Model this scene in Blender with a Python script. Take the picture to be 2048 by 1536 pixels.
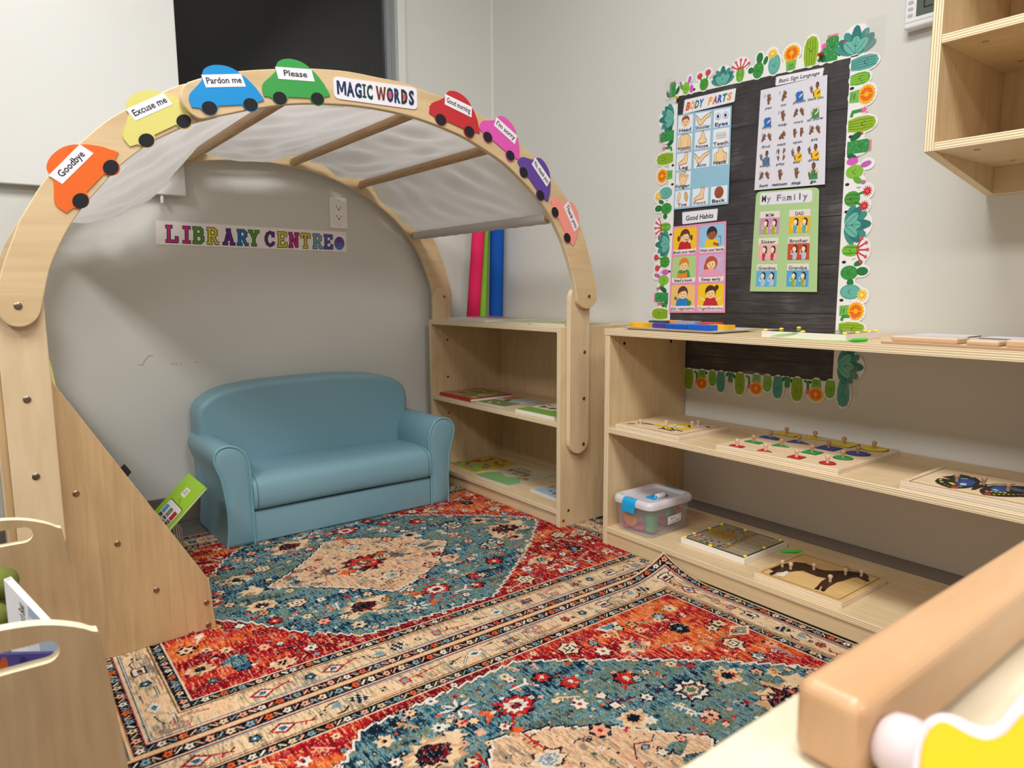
import bpy, bmesh, math, random
import numpy as np
from mathutils import Vector, Matrix, geometry

for o in list(bpy.data.objects):
    bpy.data.objects.remove(o)
SC = bpy.context.scene
COL = SC.collection
random.seed(7)
PI = math.pi

# ---------------------------------------------------------------- camera
CAM = Vector((0, 0, .78))
YAW, PIT, ROL, FPX = 0.65289, -0.13313, -0.005146, 1394.8
fwd = Vector((math.sin(YAW) * math.cos(PIT), math.cos(YAW) * math.cos(PIT), math.sin(PIT)))
rt0 = Vector((math.cos(YAW), -math.sin(YAW), 0))
up0 = rt0.cross(fwd)
RT = rt0 * math.cos(ROL) + up0 * math.sin(ROL)
UP = -rt0 * math.sin(ROL) + up0 * math.cos(ROL)
cd = bpy.data.cameras.new('camera')
cam = bpy.data.objects.new('camera', cd)
COL.objects.link(cam)
cam.matrix_world = Matrix(((RT.x, UP.x, -fwd.x, CAM.x), (RT.y, UP.y, -fwd.y, CAM.y), (RT.z, UP.z, -fwd.z, CAM.z), (0, 0, 0, 1)))
cd.sensor_width = 36
cd.sensor_fit = 'HORIZONTAL'
cd.lens = FPX / 2048 * 36
cd.clip_start = .01
cd.dof.use_dof = True
cd.dof.focus_distance = 1.85
cd.dof.aperture_fstop = 6.5
SC.camera = cam

# ---------------------------------------------------------------- world, lamps, exposure
w = bpy.data.worlds.new('world')
SC.world = w
w.use_nodes = True
w.node_tree.nodes['Background'].inputs[0].default_value = (.9, .95, 1, 1)
w.node_tree.nodes['Background'].inputs[1].default_value = .25
SC.view_settings.view_transform = 'Standard'
SC.view_settings.look = 'None'
SC.view_settings.gamma = 1
SC.view_settings.use_curve_mapping = False
SC.view_settings.exposure = -0.36
# recessed ceiling panels: (x, y, size x, size y, watts)
PANELS = [(-1.5, .50, .6, 1.2, 72), (.30, .45, .6, 1.2, 58), (.35, -2.0, .6, 1.2, 50), (-1.5, -2.0, .6, 1.2, 50)]
for (x, y, sx, sy, wt) in PANELS:
    ld = bpy.data.lights.new('panel_light', 'AREA')
    ld.shape = 'RECTANGLE'
    ld.size, ld.size_y = sx, sy
    ld.energy = wt
    ld.color = (1, .985, .96)
    lo = bpy.data.objects.new('panel_light', ld)
    COL.objects.link(lo)
    lo.location = (x, y, 2.665)

# ---------------------------------------------------------------- geometry of the view
def P(px, py, ax, val):
    d = RT * ((px - 1024) / FPX) + UP * (-(py - 768) / FPX) + fwd
    return CAM + d * ((val - CAM[ax]) / d[ax])

TH = math.radians(1.8)                      # the play arch stands slightly askew
AU, AN = Vector((math.cos(TH), math.sin(TH), 0)), Vector((math.sin(TH), -math.cos(TH), 0))
AO = Vector((1.53, 1.66, 0))
def A(u, z, d):                              # arch frame -> world; d grows towards the room
    return AO + AU * (u - 1.53) + Vector((0, -d, z))
def PA(px, py, d):                           # pixel on the arch plane at depth d -> (u, z)
    r = RT * ((px - 1024) / FPX) + UP * (-(py - 768) / FPX) + fwd
    o = AO + Vector((0, -d, 0))
    p = CAM + r * ((o - CAM).dot(AN) / r.dot(AN))
    return ((p - o).dot(AU) + 1.53, p.z)

# ---------------------------------------------------------------- materials
def lin(c):
    return tuple(((v / 255) / 12.92 if v <= 10 else ((v / 255 + .055) / 1.055) ** 2.4) for v in c) + (1,)
MATS = {}
def mat(name, col=(200, 200, 200), rough=.6, metal=0, spec=.5, bump=0, bscale=200, trans=0, alpha=1, coat=0):
    if name in MATS:
        return MATS[name]
    m = bpy.data.materials.new(name)
    m.use_nodes = True
    nt = m.node_tree
    b = nt.nodes['Principled BSDF']
    b.inputs['Base Color'].default_value = lin(col)
    b.inputs['Roughness'].default_value = rough
    b.inputs['Metallic'].default_value = metal
    b.inputs['Specular IOR Level'].default_value = spec
    b.inputs['Transmission Weight'].default_value = trans
    b.inputs['Alpha'].default_value = alpha
    b.inputs['Coat Weight'].default_value = coat
    if bump:
        tc = nt.nodes.new('ShaderNodeTexCoord')
        n = nt.nodes.new('ShaderNodeTexNoise')
        n.inputs['Scale'].default_value = bscale
        n.inputs['Detail'].default_value = 3
        bp = nt.nodes.new('ShaderNodeBump')
        bp.inputs['Strength'].default_value = bump
        bp.inputs['Distance'].default_value = .002
        nt.links.new(tc.outputs['Object'], n.inputs['Vector'])
        nt.links.new(n.outputs['Fac'], bp.inputs['Height'])
        nt.links.new(bp.outputs[0], b.inputs['Normal'])
    MATS[name] = m
    return m

def ramp(nt, fac, stops):
    r = nt.nodes.new('ShaderNodeValToRGB')
    e = r.color_ramp.elements
    while len(e) < len(stops):
        e.new(.5)
    for i, (p, c) in enumerate(stops):
        e[i].position = p
        e[i].color = lin(c)
    nt.links.new(fac, r.inputs[0])
    return r

def wood_face(name, c1, c2, rough=.45, su=3, sv=38, blot=.35):
    m = mat(name, c1, rough)
    nt = m.node_tree
    b = nt.nodes['Principled BSDF']
    uv = nt.nodes.new('ShaderNodeTexCoord')
    mp = nt.nodes.new('ShaderNodeMapping')
    mp.inputs['Scale'].default_value = (su, sv, 1)
    nt.links.new(uv.outputs['UV'], mp.inputs[0])
    n = nt.nodes.new('ShaderNodeTexNoise')
    n.inputs['Scale'].default_value = 1.6
    n.inputs['Detail'].default_value = 5
    n.inputs['Roughness'].default_value = .65
    n.inputs['Distortion'].default_value = .6
    nt.links.new(mp.outputs[0], n.inputs['Vector'])
    mp2 = nt.nodes.new('ShaderNodeMapping')
    mp2.inputs['Scale'].default_value = (su * .8, su * 2.4, 1)
    nt.links.new(uv.outputs['UV'], mp2.inputs[0])
    n2 = nt.nodes.new('ShaderNodeTexNoise')
    n2.inputs['Scale'].default_value = 1.5
    n2.inputs['Detail'].default_value = 2
    n2.inputs['Distortion'].default_value = 1.2
    nt.links.new(mp2.outputs[0], n2.inputs['Vector'])
    mx = nt.nodes.new('ShaderNodeMix')
    mx.data_type = 'FLOAT'
    mx.inputs[0].default_value = blot
    nt.links.new(n.outputs['Fac'], mx.inputs[2])
    nt.links.new(n2.outputs['Fac'], mx.inputs[3])
    r = ramp(nt, mx.outputs[0], [(.36, c2), (.62, c1)])
    nt.links.new(r.outputs[0], b.inputs['Base Color'])
    return m

def wood_edge(name, c1, c2, per=.0030):
    m = mat(name, c1, .5)
    nt = m.node_tree
    b = nt.nodes['Principled BSDF']
    uv = nt.nodes.new('ShaderNodeTexCoord')
    sp = nt.nodes.new('ShaderNodeSeparateXYZ')
    nt.links.new(uv.outputs['UV'], sp.inputs[0])
    nz = nt.nodes.new('ShaderNodeTexNoise')
    nz.inputs['Scale'].default_value = 14
    mpn = nt.nodes.new('ShaderNodeMapping')
    mpn.inputs['Scale'].default_value = (1, .3, 1)
    nt.links.new(uv.outputs['UV'], mpn.inputs[0])
    nt.links.new(mpn.outputs[0], nz.inputs['Vector'])
    ad = nt.nodes.new('ShaderNodeMath')
    ad.operation = 'MULTIPLY'
    ad.inputs[1].default_value = 2 * PI / per
    nt.links.new(sp.outputs[1], ad.inputs[0])
    a2 = nt.nodes.new('ShaderNodeMath')
    a2.operation = 'MULTIPLY_ADD'
    a2.inputs[1].default_value = .5
    nt.links.new(nz.outputs['Fac'], a2.inputs[0])
    nt.links.new(ad.outputs[0], a2.inputs[2])
    s = nt.nodes.new('ShaderNodeMath')
    s.operation = 'SINE'
    nt.links.new(a2.outputs[0], s.inputs[0])
    h = nt.nodes.new('ShaderNodeMath')
    h.operation = 'MULTIPLY_ADD'
    h.inputs[1].default_value = .5
    h.inputs[2].default_value = .5
    nt.links.new(s.outputs[0], h.inputs[0])
    r = ramp(nt, h.outputs[0], [(.10, c2), (.38, c1)])
    nt.links.new(r.outputs[0], b.inputs['Base Color'])
    return m

PLY = wood_face('birch_ply', (220, 196, 156), (205, 178, 138))
PLYE = wood_edge('birch_ply_edge', (240, 224, 190), (184, 150, 106), .0047)
PLYL = wood_face('light_ply', (230, 208, 174), (216, 190, 152))
PLYLE = wood_edge('light_ply_edge', (240, 226, 202), (214, 190, 158), .006)
DOWEL = wood_face('dowel_wood', (206, 172, 128), (160, 124, 84), .5, 3, 60)
KNOB = mat('knob_wood', (214, 184, 150), .5)
STEEL = mat('bolt_steel', (150, 138, 120), .3, 1)
BRASS = mat('bolt_brass', (150, 112, 60), .35, 1)
DARK = mat('bolt_dark', (40, 34, 28), .6)
WALLM = mat('wall_paint', (218, 218, 213), .7, bump=.06, bscale=260, spec=.3)
WHITE = mat('white_plastic', (238, 238, 240), .4)

# ---------------------------------------------------------------- mesh builder
class MB:
    def __init__(s):
        s.v, s.f, s.m, s.sm, s.uv = [], [], [], [], []
        s.X = None
    def add(s, vs, fs, m=0, smooth=False, uvs=None):
        b = len(s.v)
        for p in vs:
            p = Vector(p)
            s.v.append(s.X @ p if s.X is not None else p)
        for i, f in enumerate(fs):
            s.f.append([b + k for k in f])
            s.m.append(m[i] if isinstance(m, (list, tuple)) else m)
            s.sm.append(smooth)
            s.uv.append(uvs[i] if uvs else [(0, 0)] * len(f))
    def box(s, x0, x1, y0, y1, z0, z1, thin=None, grain=None, m=0):
        lo, hi = (x0, y0, z0), (x1, y1, z1)
        d = [x1 - x0, y1 - y0, z1 - z0]
        if thin is None: thin = d.index(min(d))
        if grain is None: grain = d.index(max(d))
        c = [(i, j, k) for k in (0, 1) for j in (0, 1) for i in (0, 1)]
        vs = [(x1 if a else x0, y1 if b else y0, z1 if e else z0) for a, b, e in c]
        ix = {t: n for n, t in enumerate(c)}
        fs = [[(0,0,0),(0,1,0),(1,1,0),(1,0,0)], [(0,0,1),(1,0,1),(1,1,1),(0,1,1)],
              [(0,0,0),(1,0,0),(1,0,1),(0,0,1)], [(0,1,0),(0,1,1),(1,1,1),(1,1,0)],
              [(0,0,0),(0,0,1),(0,1,1),(0,1,0)], [(1,0,0),(1,1,0),(1,1,1),(1,0,1)]]
        ax = [2, 2, 1, 1, 0, 0]
        F, M, U = [], [], []
        for f, a in zip(fs, ax):
            F.append([ix[t] for t in f])
            others = [q for q in range(3) if q != a]
            if a == thin:
                M.append(m)
                g = grain if grain in others else others[0]
                o = [q for q in others if q != g][0]
                U.append([(vs[ix[t]][g], vs[ix[t]][o]) for t in f])
            else:
                M.append(m + 1)
                o = [q for q in others if q != thin][0]
                U.append([(vs[ix[t]][o], vs[ix[t]][thin] - lo[thin]) for t in f])
        s.add(vs, F, M, False, U)
    def prism(s, poly, mp, n0, n1, m=0, swap=False, smooth=False, caps=True):
        """poly (u,v) extruded from n0 to n1; mp(u,v,n)->world"""
        k = len(poly)
        a = sum(poly[i][0] * poly[(i + 1) % k][1] - poly[(i + 1) % k][0] * poly[i][1] for i in range(k))
        if a < 0: poly = poly[::-1]
        vs = [mp(u, v, n0) for u, v in poly] + [mp(u, v, n1) for u, v in poly]
        pu = [((v, u) if swap else (u, v)) for u, v in poly]
        if caps:
            s.add(vs, [list(range(k - 1, -1, -1)), list(range(k, 2 * k))], m, False, [pu[::-1], pu])
        F, U, L = [], [], 0
        for i in range(k):
            j = (i + 1) % k
            l2 = L + math.hypot(poly[j][0] - poly[i][0], poly[j][1] - poly[i][1])
            F.append([i, j, k + j, k + i])
            U.append([(L, 0), (l2, 0), (l2, abs(n1 - n0)), (L, abs(n1 - n0))])
            L = l2
        s.add(vs, F, m + 1, smooth, U)
    def plate_hole(s, outer, hole, mp, n0, n1, m=0):
        tris = geometry.tessellate_polygon([[Vector((u, v, 0)) for u, v in outer], [Vector((u, v, 0)) for u, v in hole]])
        pts = outer + hole
        for n, fl in ((n0, True), (n1, False)):
            vs = [mp(u, v, n) for u, v in pts]
            F = [list(t) for t in tris]
            s.add(vs, F, m, False, [[(pts[i][1], pts[i][0]) for i in t] for t in F])
        s.prism(outer, mp, n0, n1, m, caps=False)
        s.prism(hole, mp, n0, n1, m, caps=False)
    def tube(s, pts, r, n=10, m=0, closed=False, caps=True, smooth=True):
        pts = [Vector(p) for p in pts]
        N = len(pts)
        rings = []
        prev = None
        for i in range(N):
            a = pts[i - 1] if (i > 0 or closed) else pts[i]
            b = pts[(i + 1) % N] if (i < N - 1 or closed) else pts[i]
            t = (b - a).normalized()
            if prev is None:
                ref = Vector((0, 0, 1)) if abs(t.z) < .9 else Vector((1, 0, 0))
                x = t.cross(ref).normalized()
            else:
                x = (prev - t * prev.dot(t)).normalized()
            prev = x
            y = t.cross(x)
            rr = r[i] if isinstance(r, (list, tuple)) else r
            rings.append([pts[i] + x * math.cos(2 * PI * k / n) * rr + y * math.sin(2 * PI * k / n) * rr for k in range(n)])
        vs = [p for q in rings for p in q]
        F, U = [], []
        L = 0
        for i in range(N if closed else N - 1):
            j = (i + 1) % N
            l2 = L + (pts[j] - pts[i]).length
            for k in range(n):
                k2 = (k + 1) % n
                F.append([i * n + k, i * n + k2, j * n + k2, j * n + k])
                U.append([(L, k * .01), (L, k * .01 + .01), (l2, k * .01 + .01), (l2, k * .01)])
            L = l2
        s.add(vs, F, m, smooth, U)
        if caps and not closed:
            s.add(rings[0], [list(range(n))[::-1]], m)
            s.add(rings[-1], [list(range(n))], m)
    def lathe(s, prof, c, ax=Vector((0, 0, 1)), n=16, m=0, smooth=True):
        """prof [(r, h)] about axis ax through c"""
        ax = Vector(ax).normalized()
        ref = Vector((1, 0, 0)) if abs(ax.x) < .9 else Vector((0, 1, 0))
        x = ax.cross(ref).normalized()
        y = ax.cross(x)
        c = Vector(c)
        vs = [c + ax * h + (x * math.cos(2 * PI * k / n) + y * math.sin(2 * PI * k / n)) * r for r, h in prof for k in range(n)]
        F = []
        for i in range(len(prof) - 1):
            for k in range(n):
                k2 = (k + 1) % n
                F.append([i * n + k, i * n + k2, (i + 1) * n + k2, (i + 1) * n + k])
        s.add(vs, F, m, smooth)
        if prof[0][0] > 1e-5: s.add(vs[:n], [list(range(n))[::-1]], m)
        if prof[-1][0] > 1e-5: s.add(vs[-n:], [list(range(n))], m)

ROOTM = {}
def finish(name, mb, mats, parent=None, bevel=0, segs=2, sharp=None, loc=None):
    me = bpy.data.meshes.new(name)
    if parent is not None:
        M = ROOTM[parent.name]
    else:
        if loc is None:
            zs = min(v.z for v in mb.v)
            loc = (sum(v.x for v in mb.v) / len(mb.v), sum(v.y for v in mb.v) / len(mb.v), zs)
        M = Matrix.Translation(loc)
    inv = M.inverted()
    me.from_pydata([inv @ v for v in mb.v], [], mb.f)
    for m in (mats if isinstance(mats, (list, tuple)) else [mats]):
        me.materials.append(m)
    nm = len(me.materials)
    me.polygons.foreach_set('material_index', [min(k, nm - 1) for k in mb.m])
    me.polygons.foreach_set('use_smooth', mb.sm)
    ul = me.uv_layers.new(name='UVMap')
    flat = [c for f in mb.uv for p in f for c in p]
    ul.data.foreach_set('uv', flat)
    me.validate()
    if sharp:
        me.polygons.foreach_set('use_smooth', [True] * len(me.polygons))
        me.set_sharp_from_angle(angle=math.radians(sharp))
    me.update()
    o = bpy.data.objects.new(name, me)
    COL.objects.link(o)
    if parent is not None:
        o.parent = parent
    else:
        o.matrix_world = M
    ROOTM[o.name] = M
    if bevel:
        # weld coincident panel verts so the bevel runs along real edges
        bm = bmesh.new(); bm.from_mesh(me)
        bmesh.ops.remove_doubles(bm, verts=bm.verts, dist=1e-6)
        bm.to_mesh(me); bm.free()
        b = o.modifiers.new('bevel', 'BEVEL')
        b.width = bevel
        b.segments = segs
        b.limit_method = 'ANGLE'
        b.angle_limit = math.radians(40)
    return o

def thing(name, label, cat, loc, rz=0, group=None):
    o = bpy.data.objects.new(name, None)
    o.empty_display_size = .05
    COL.objects.link(o)
    M = Matrix.Translation(loc) @ Matrix.Rotation(rz, 4, 'Z')
    o.location = loc
    o.rotation_euler = (0, 0, rz)
    ROOTM[o.name] = M
    tag(o, label, cat, group)
    return o
def tag(o, label, cat, group=None):
    o['label'] = label
    o['category'] = cat
    if group: o['group'] = group
    return o
def struct(o):
    o['kind'] = 'structure'
    return o
def shell(name, mb, mats, bevel=0):
    return struct(finish(name, mb, mats, bevel=bevel))

# ---------------------------------------------------------------- flat artwork (prints, lettering, cut paper)
TC = {}
def text_tris(s, off=0, shear=0):
    k = (s, off, shear)
    if k in TC: return TC[k]
    cu = bpy.data.curves.new('t', 'FONT')
    cu.body = s
    cu.size = 1
    cu.offset = off
    cu.shear = shear
    cu.resolution_u = 2
    ob = bpy.data.objects.new('t', cu)
    me = bpy.data.meshes.new_from_object(ob)
    vs = [(v.co.x, v.co.y) for v in me.vertices]
    fs = [list(p.vertices) for p in me.polygons]
    bpy.data.objects.remove(ob)
    bpy.data.meshes.remove(me)
    bpy.data.curves.remove(cu)
    TC[k] = (vs, fs)
    return TC[k]

def art_mat(c, rough=.6):
    n = 'ink_%d_%d_%d_%d' % (c[0], c[1], c[2], int(rough * 100))
    return mat(n, c, rough, spec=.4)

def rot2(x, y, a):
    return x * math.cos(a) - y * math.sin(a), x * math.sin(a) + y * math.cos(a)

class Art:
    """flat print: polygons in (u,v), later mapped on to a real surface"""
    def __init__(s):
        s.it = []
        s.T = lambda u, v: (u, v)
    def at(s, x, y, sc=1, rot=0, sx=1):
        def T(u, v):
            a, b = rot2(u * sc * sx, v * sc, rot)
            return (x + a, y + b)
        s.T = T
        return s
    def poly(s, pts, c, l=1):
        s.it.append((l, c, [s.T(*p) for p in pts], None))
    def rect(s, x0, y0, x1, y1, c, l=1):
        s.poly([(x0, y0), (x1, y0), (x1, y1), (x0, y1)], c, l)
    def rrect(s, x0, y0, x1, y1, r, c, l=1):
        p = []
        for cx, cy, a in ((x1 - r, y1 - r, 0), (x0 + r, y1 - r, 90), (x0 + r, y0 + r, 180), (x1 - r, y0 + r, 270)):
            for k in range(5):
                t = math.radians(a + 22.5 * k)
                p.append((cx + r * math.cos(t), cy + r * math.sin(t)))
        s.poly(p, c, l)
    def ell(s, cx, cy, rx, ry, c, l=1, n=14, rot=0, a0=0, a1=360):
        full = a1 - a0 >= 360
        m = n if full else n + 1
        p = []
        for k in range(m):
            t = math.radians(a0 + (a1 - a0) * k / n)
            x, y = rot2(rx * math.cos(t), ry * math.sin(t), rot)
            p.append((cx + x, cy + y))
        s.poly(p, c, l)
    def line(s, pts, w, c, l=2, closed=False):
        N = len(pts)
        for i in range(N if closed else N - 1):
            (x0, y0), (x1, y1) = pts[i], pts[(i + 1) % N]
            d = math.hypot(x1 - x0, y1 - y0) or 1e-9
            ex, ey = (x1 - x0) / d * w * .3, (y1 - y0) / d * w * .3
            nx, ny = -(y1 - y0) / d * w / 2, (x1 - x0) / d * w / 2
            s.poly([(x0 - ex + nx, y0 - ey + ny), (x0 - ex - nx, y0 - ey - ny), (x1 + ex - nx, y1 + ey - ny), (x1 + ex + nx, y1 + ey + ny)], c, l)
    def star(s, cx, cy, r0, r1, n, c, l=1, rot=0, sx=1):
        s.poly([(cx + sx * (r1 if k % 2 else r0) * math.cos(PI * k / n + rot), cy + (r1 if k % 2 else r0) * math.sin(PI * k / n + rot)) for k in range(2 * n)], c, l)
    def text(s, t, x, y, h, c, l=3, w=None, off=0, shear=0, align='c', rot=0):
        vs, fs = text_tris(t, off, shear)
        if not vs: return
        x0, x1 = min(v[0] for v in vs), max(v[0] for v in vs)
        sc = h / .72
        sx = (w / (x1 - x0)) if w else sc
        o = {'c': -(x0 + x1) / 2, 'l': -x0, 'r': -x1}[align]
        q = []
        for a, b in vs:
            a, b = rot2((a + o) * sx, b * sc, rot)
            q.append(s.T(x + a, y + b))
        s.it.append((l, c, q, fs))
    def bake(s, mb, pal, mp, dz=.00025, base=0):
        """mp(u,v,n)->world"""
        cnt = {}
        for l, c, pts, fs in s.it:
            k = cnt.get(l, 0)
            cnt[l] = k + 1
            n = base + l * dz + (k % 40) * 5e-6
            if c not in pal: pal.append(c)
            mi = pal.index(c)
            vs = [mp(u, v, n) for u, v in pts]
            mb.add(vs, fs if fs else [list(range(len(pts)))], mi)

def art_obj(name, art, mp, parent=None, rough=.6, dz=.00025, base=0, backing=None):
    """backing = (outline, colour, thickness): a real sheet behind the print"""
    mb = MB()
    pal = []
    if backing:
        ol, c, th = backing
        pal.append(c)
        mb.prism(ol, mp, -th, 0, -0)
        mb.m = [0] * len(mb.m)
    art.bake(mb, pal, mp, dz, base)
    # face the print outwards
    return finish(name, mb, [art_mat(c, rough) for c in pal], parent)

def quad_map(q, N):
    """q: world corners of the unit square (0,0),(1,0),(1,1),(0,1)"""
    q = [Vector(p) for p in q]
    N = Vector(N).normalized()
    def mp(u, v, n=0):
        return (q[0] * (1 - u) + q[1] * u) * (1 - v) + (q[3] * (1 - u) + q[2] * u) * v + N * n
    return mp
def plane_map(o, U, V, N=None):
    o, U, V = Vector(o), Vector(U), Vector(V)
    N = Vector(N) if N else U.cross(V).normalized()
    return lambda u, v, n=0: o + U * u + V * v + N * n

# ================================================================ the room
YB, XR, XL, YF, ZC = 2.53, 1.838, -4.0, -4.2, 2.7
flr = mat('vinyl_floor', (120, 116, 112), .45)
nt = flr.node_tree
tc = nt.nodes.new('ShaderNodeTexCoord'); br = nt.nodes.new('ShaderNodeTexBrick')
br.inputs['Color1'].default_value = lin((118, 112, 106)); br.inputs['Color2'].default_value = lin((96, 92, 88))
br.inputs['Mortar'].default_value = lin((60, 57, 54)); br.inputs['Scale'].default_value = 1
br.inputs['Brick Width'].default_value = 1.2; br.inputs['Row Height'].default_value = .15; br.inputs['Mortar Size'].default_value = .002
nt.links.new(tc.outputs['Object'], br.inputs[0]); nt.links.new(br.outputs[0], nt.nodes['Principled BSDF'].inputs['Base Color'])
def slab(name, b, m, bevel=0):
    mb = MB(); mb.box(*b); mb.m = [0] * len(mb.m)
    return shell(name, mb, [m], bevel)
slab('floor', (XL - .1, XR + .1, YF - .1, YB + .1, -.1, 0), flr)
slab('ceiling', (XL - .1, XR + .1, YF - .1, YB + .1, ZC, ZC + .1), mat('ceiling_tile', (205, 204, 200), .9))
slab('wall_right', (XR, XR + .1, YF - .1, YB + .1, 0, ZC), WALLM)
WALL2 = mat('wall_paint_low_bounce', (176, 172, 164), .7)  # unseen walls, like the ceiling, toned darker to cut bounced light
slab('wall_left', (XL - .1, XL, YF - .1, YB + .1, 0, ZC), WALL2)
slab('wall_front', (XL, XR, YF - .1, YF, 0, ZC), WALL2)
# back wall with the window opening x .30..1.414, z 1.24..2.30
mb = MB()
for b in ((XL, XR, 0, 1.24), (XL, .30, 1.24, ZC), (1.414, XR, 1.24, ZC), (.30, 1.414, 2.30, ZC)):
    mb.box(b[0], b[1], YB, YB + .1, b[2], b[3])
mb.m = [0] * len(mb.m)
wall_back = shell('wall_back', mb, [WALLM])
# pencil scuffs left on the wall
a = Art()
for pts in ([(275, 730), (280, 729), (286, 731)], [(284, 729), (291, 719), (297, 712), (306, 711)], [(342, 726), (346, 729), (349, 726)], [(353, 727), (355, 731)], [(360, 725), (363, 729)], [(389, 723), (397, 725)]):
    a.line([(P(x, y, 1, YB).x, P(x, y, 1, YB).z) for x, y in pts], .0014, (140, 136, 132))
art_obj('scuff_marks', a, plane_map((0, YB, 0), (1, 0, 0), (0, 0, 1), (0, -1, 0)), wall_back, base=.0003)
bbm = mat('baseboard_vinyl', (116, 106, 98), .5)
slab('baseboard_back', (XL, XR, YB - .008, YB, 0, .092), bbm, .002)
slab('baseboard_right', (XR - .008, XR, YF, YB - .008, 0, .092), bbm, .002)
# light joint strip in the corner
slab('trim_1', (XR - .006, XR, YB - .006, YB, .092, ZC), mat('corner_bead', (236, 235, 228), .6))
# window: dark pane in a grey frame with a white surround
w_root = finish('window_1', (lambda m: (m.box(1.383, 1.414, YB - .012, YB + .06, 1.21, 2.30, thin=1), m.box(.27, .30, YB - .012, YB + .06, 1.21, 2.30, thin=1), m.box(.27, 1.414, YB - .012, YB + .06, 2.30, 2.33, thin=1), m)[-1])(MB()), [mat('window_surround', (224, 225, 220), .5)], bevel=.002)
struct(w_root)
mb = MB()
for b in ((1.345, 1.383, 1.24, 2.30), (.30, .338, 1.24, 2.30), (.338, 1.345, 1.24, 1.275), (.338, 1.345, 2.262, 2.30)):
    mb.box(b[0], b[1], YB + .012, YB + .05, b[2], b[3])
mb.box(1.362, 1.365, YB + .006, YB + .012, 1.275, 2.262)
mb.m = [0] * len(mb.m)
finish('window_frame', mb, [mat('window_aluminium', (150, 155, 158), .4, .3)], w_root)
mb = MB(); mb.box(.33, 1.35, YB + .03, YB + .036, 1.27, 2.27); mb.m = [0] * len(mb.m)
finish('window_pane', mb, [mat('dark_glass', (26, 28, 30), .12, spec=.6)], w_root)
# sill of the same opening
slab('trim_2', (.30, 1.383, YB + .001, YB + .1, 1.235, 1.243), mat('window_surround', (224, 225, 220)))

# ceiling light fixtures (real housings for the panel lamps)
for i, (x, y, sx, sy, wt) in enumerate(PANELS):
    t = thing('ceiling_light', ['recessed ceiling light panel left of the arch', 'recessed ceiling light panel in front of the arch', 'recessed ceiling light panel behind the camera, right', 'recessed ceiling light panel behind the camera, left'][i], 'ceiling light', (x, y, 2.66))
    mb = MB()
    for b in ((x - sx / 2 - .02, x - sx / 2, y - sy / 2 - .02, y + sy / 2 + .02), (x + sx / 2, x + sx / 2 + .02, y - sy / 2 - .02, y + sy / 2 + .02), (x - sx / 2, x + sx / 2, y - sy / 2 - .02, y - sy / 2), (x - sx / 2, x + sx / 2, y + sy / 2, y + sy / 2 + .02)):
        mb.box(b[0], b[1], b[2], b[3], 2.66, 2.70)
    mb.m = [0] * len(mb.m)
    finish('frame', mb, [WHITE], t)
    dm = mat('light_diffuser', (255, 255, 255), .5)
    dm.node_tree.nodes['Principled BSDF'].inputs['Emission Color'].default_value = (1, .975, .94, 1)
    dm.node_tree.nodes['Principled BSDF'].inputs['Emission Strength'].default_value = 3
    mb = MB(); mb.box(x - sx / 2, x + sx / 2, y - sy / 2, y + sy / 2, 2.675, 2.68); mb.m = [0] * len(mb.m)
    finish('diffuser', mb, [dm], t)

# ================================================================ wall things
# white board covering the left half of the window
t = thing('white_board', 'large blank white board hung over the dark window, left of the arch', 'board', (0, YB, 1.09))
mb = MB(); mb.box(-1.25, .577, YB - .037, YB - .013, 1.09, 2.3); mb.m = [0] * len(mb.m)
finish('panel', mb, [mat('white_laminate', (226, 227, 224), .35)], t, bevel=.003)
mb = MB(); mb.lathe([(.005, 0), (.005, .022), (.004, .024)], P(324, 397, 1, YB - .025) + Vector((0, 0, -.014)), n=10)
finish('peg', mb, [WHITE], t)
for x in (-1.0, .40):
    mb = MB(); mb.box(x - .03, x + .03, YB - .013, YB - .0003, 1.2, 1.235)
    mb.m = [0] * len(mb.m); finish('bracket', mb, [WHITE], t)

# socket
t = thing('power_outlet', 'white double power outlet on the back wall above the library sign', 'outlet', (1.115, YB, 1.072))
mb = MB(); mb.box(1.080, 1.150, YB - .006, YB, 1.015, 1.129); mb.m = [0] * len(mb.m)
finish('cover_plate', mb, [mat('outlet_white', (250, 248, 246), .35)], t, bevel=.003)
mb = MB(); mb.box(1.098, 1.132, YB - .009, YB - .006, 1.038, 1.106); mb.m = [0] * len(mb.m)
fc = finish('socket_face', mb, [mat('outlet_white')], t, bevel=.001)
a = Art()
for zc in (1.055, 1.09):
    a.rect(1.105, zc, 1.107, zc + .009, (40, 38, 38)); a.rect(1.121, zc, 1.123, zc + .007, (40, 38, 38)); a.ell(1.114, zc - .005, .003, .003, (40, 38, 38))
a.ell(1.115, 1.118, .002, .002, (150, 150, 150)); a.ell(1.115, 1.026, .002, .002, (150, 150, 150))
art_obj('slots', a, plane_map((0, YB - .0092, 0), (1, 0, 0), (0, 0, 1), (0, -1, 0)), t)

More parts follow.
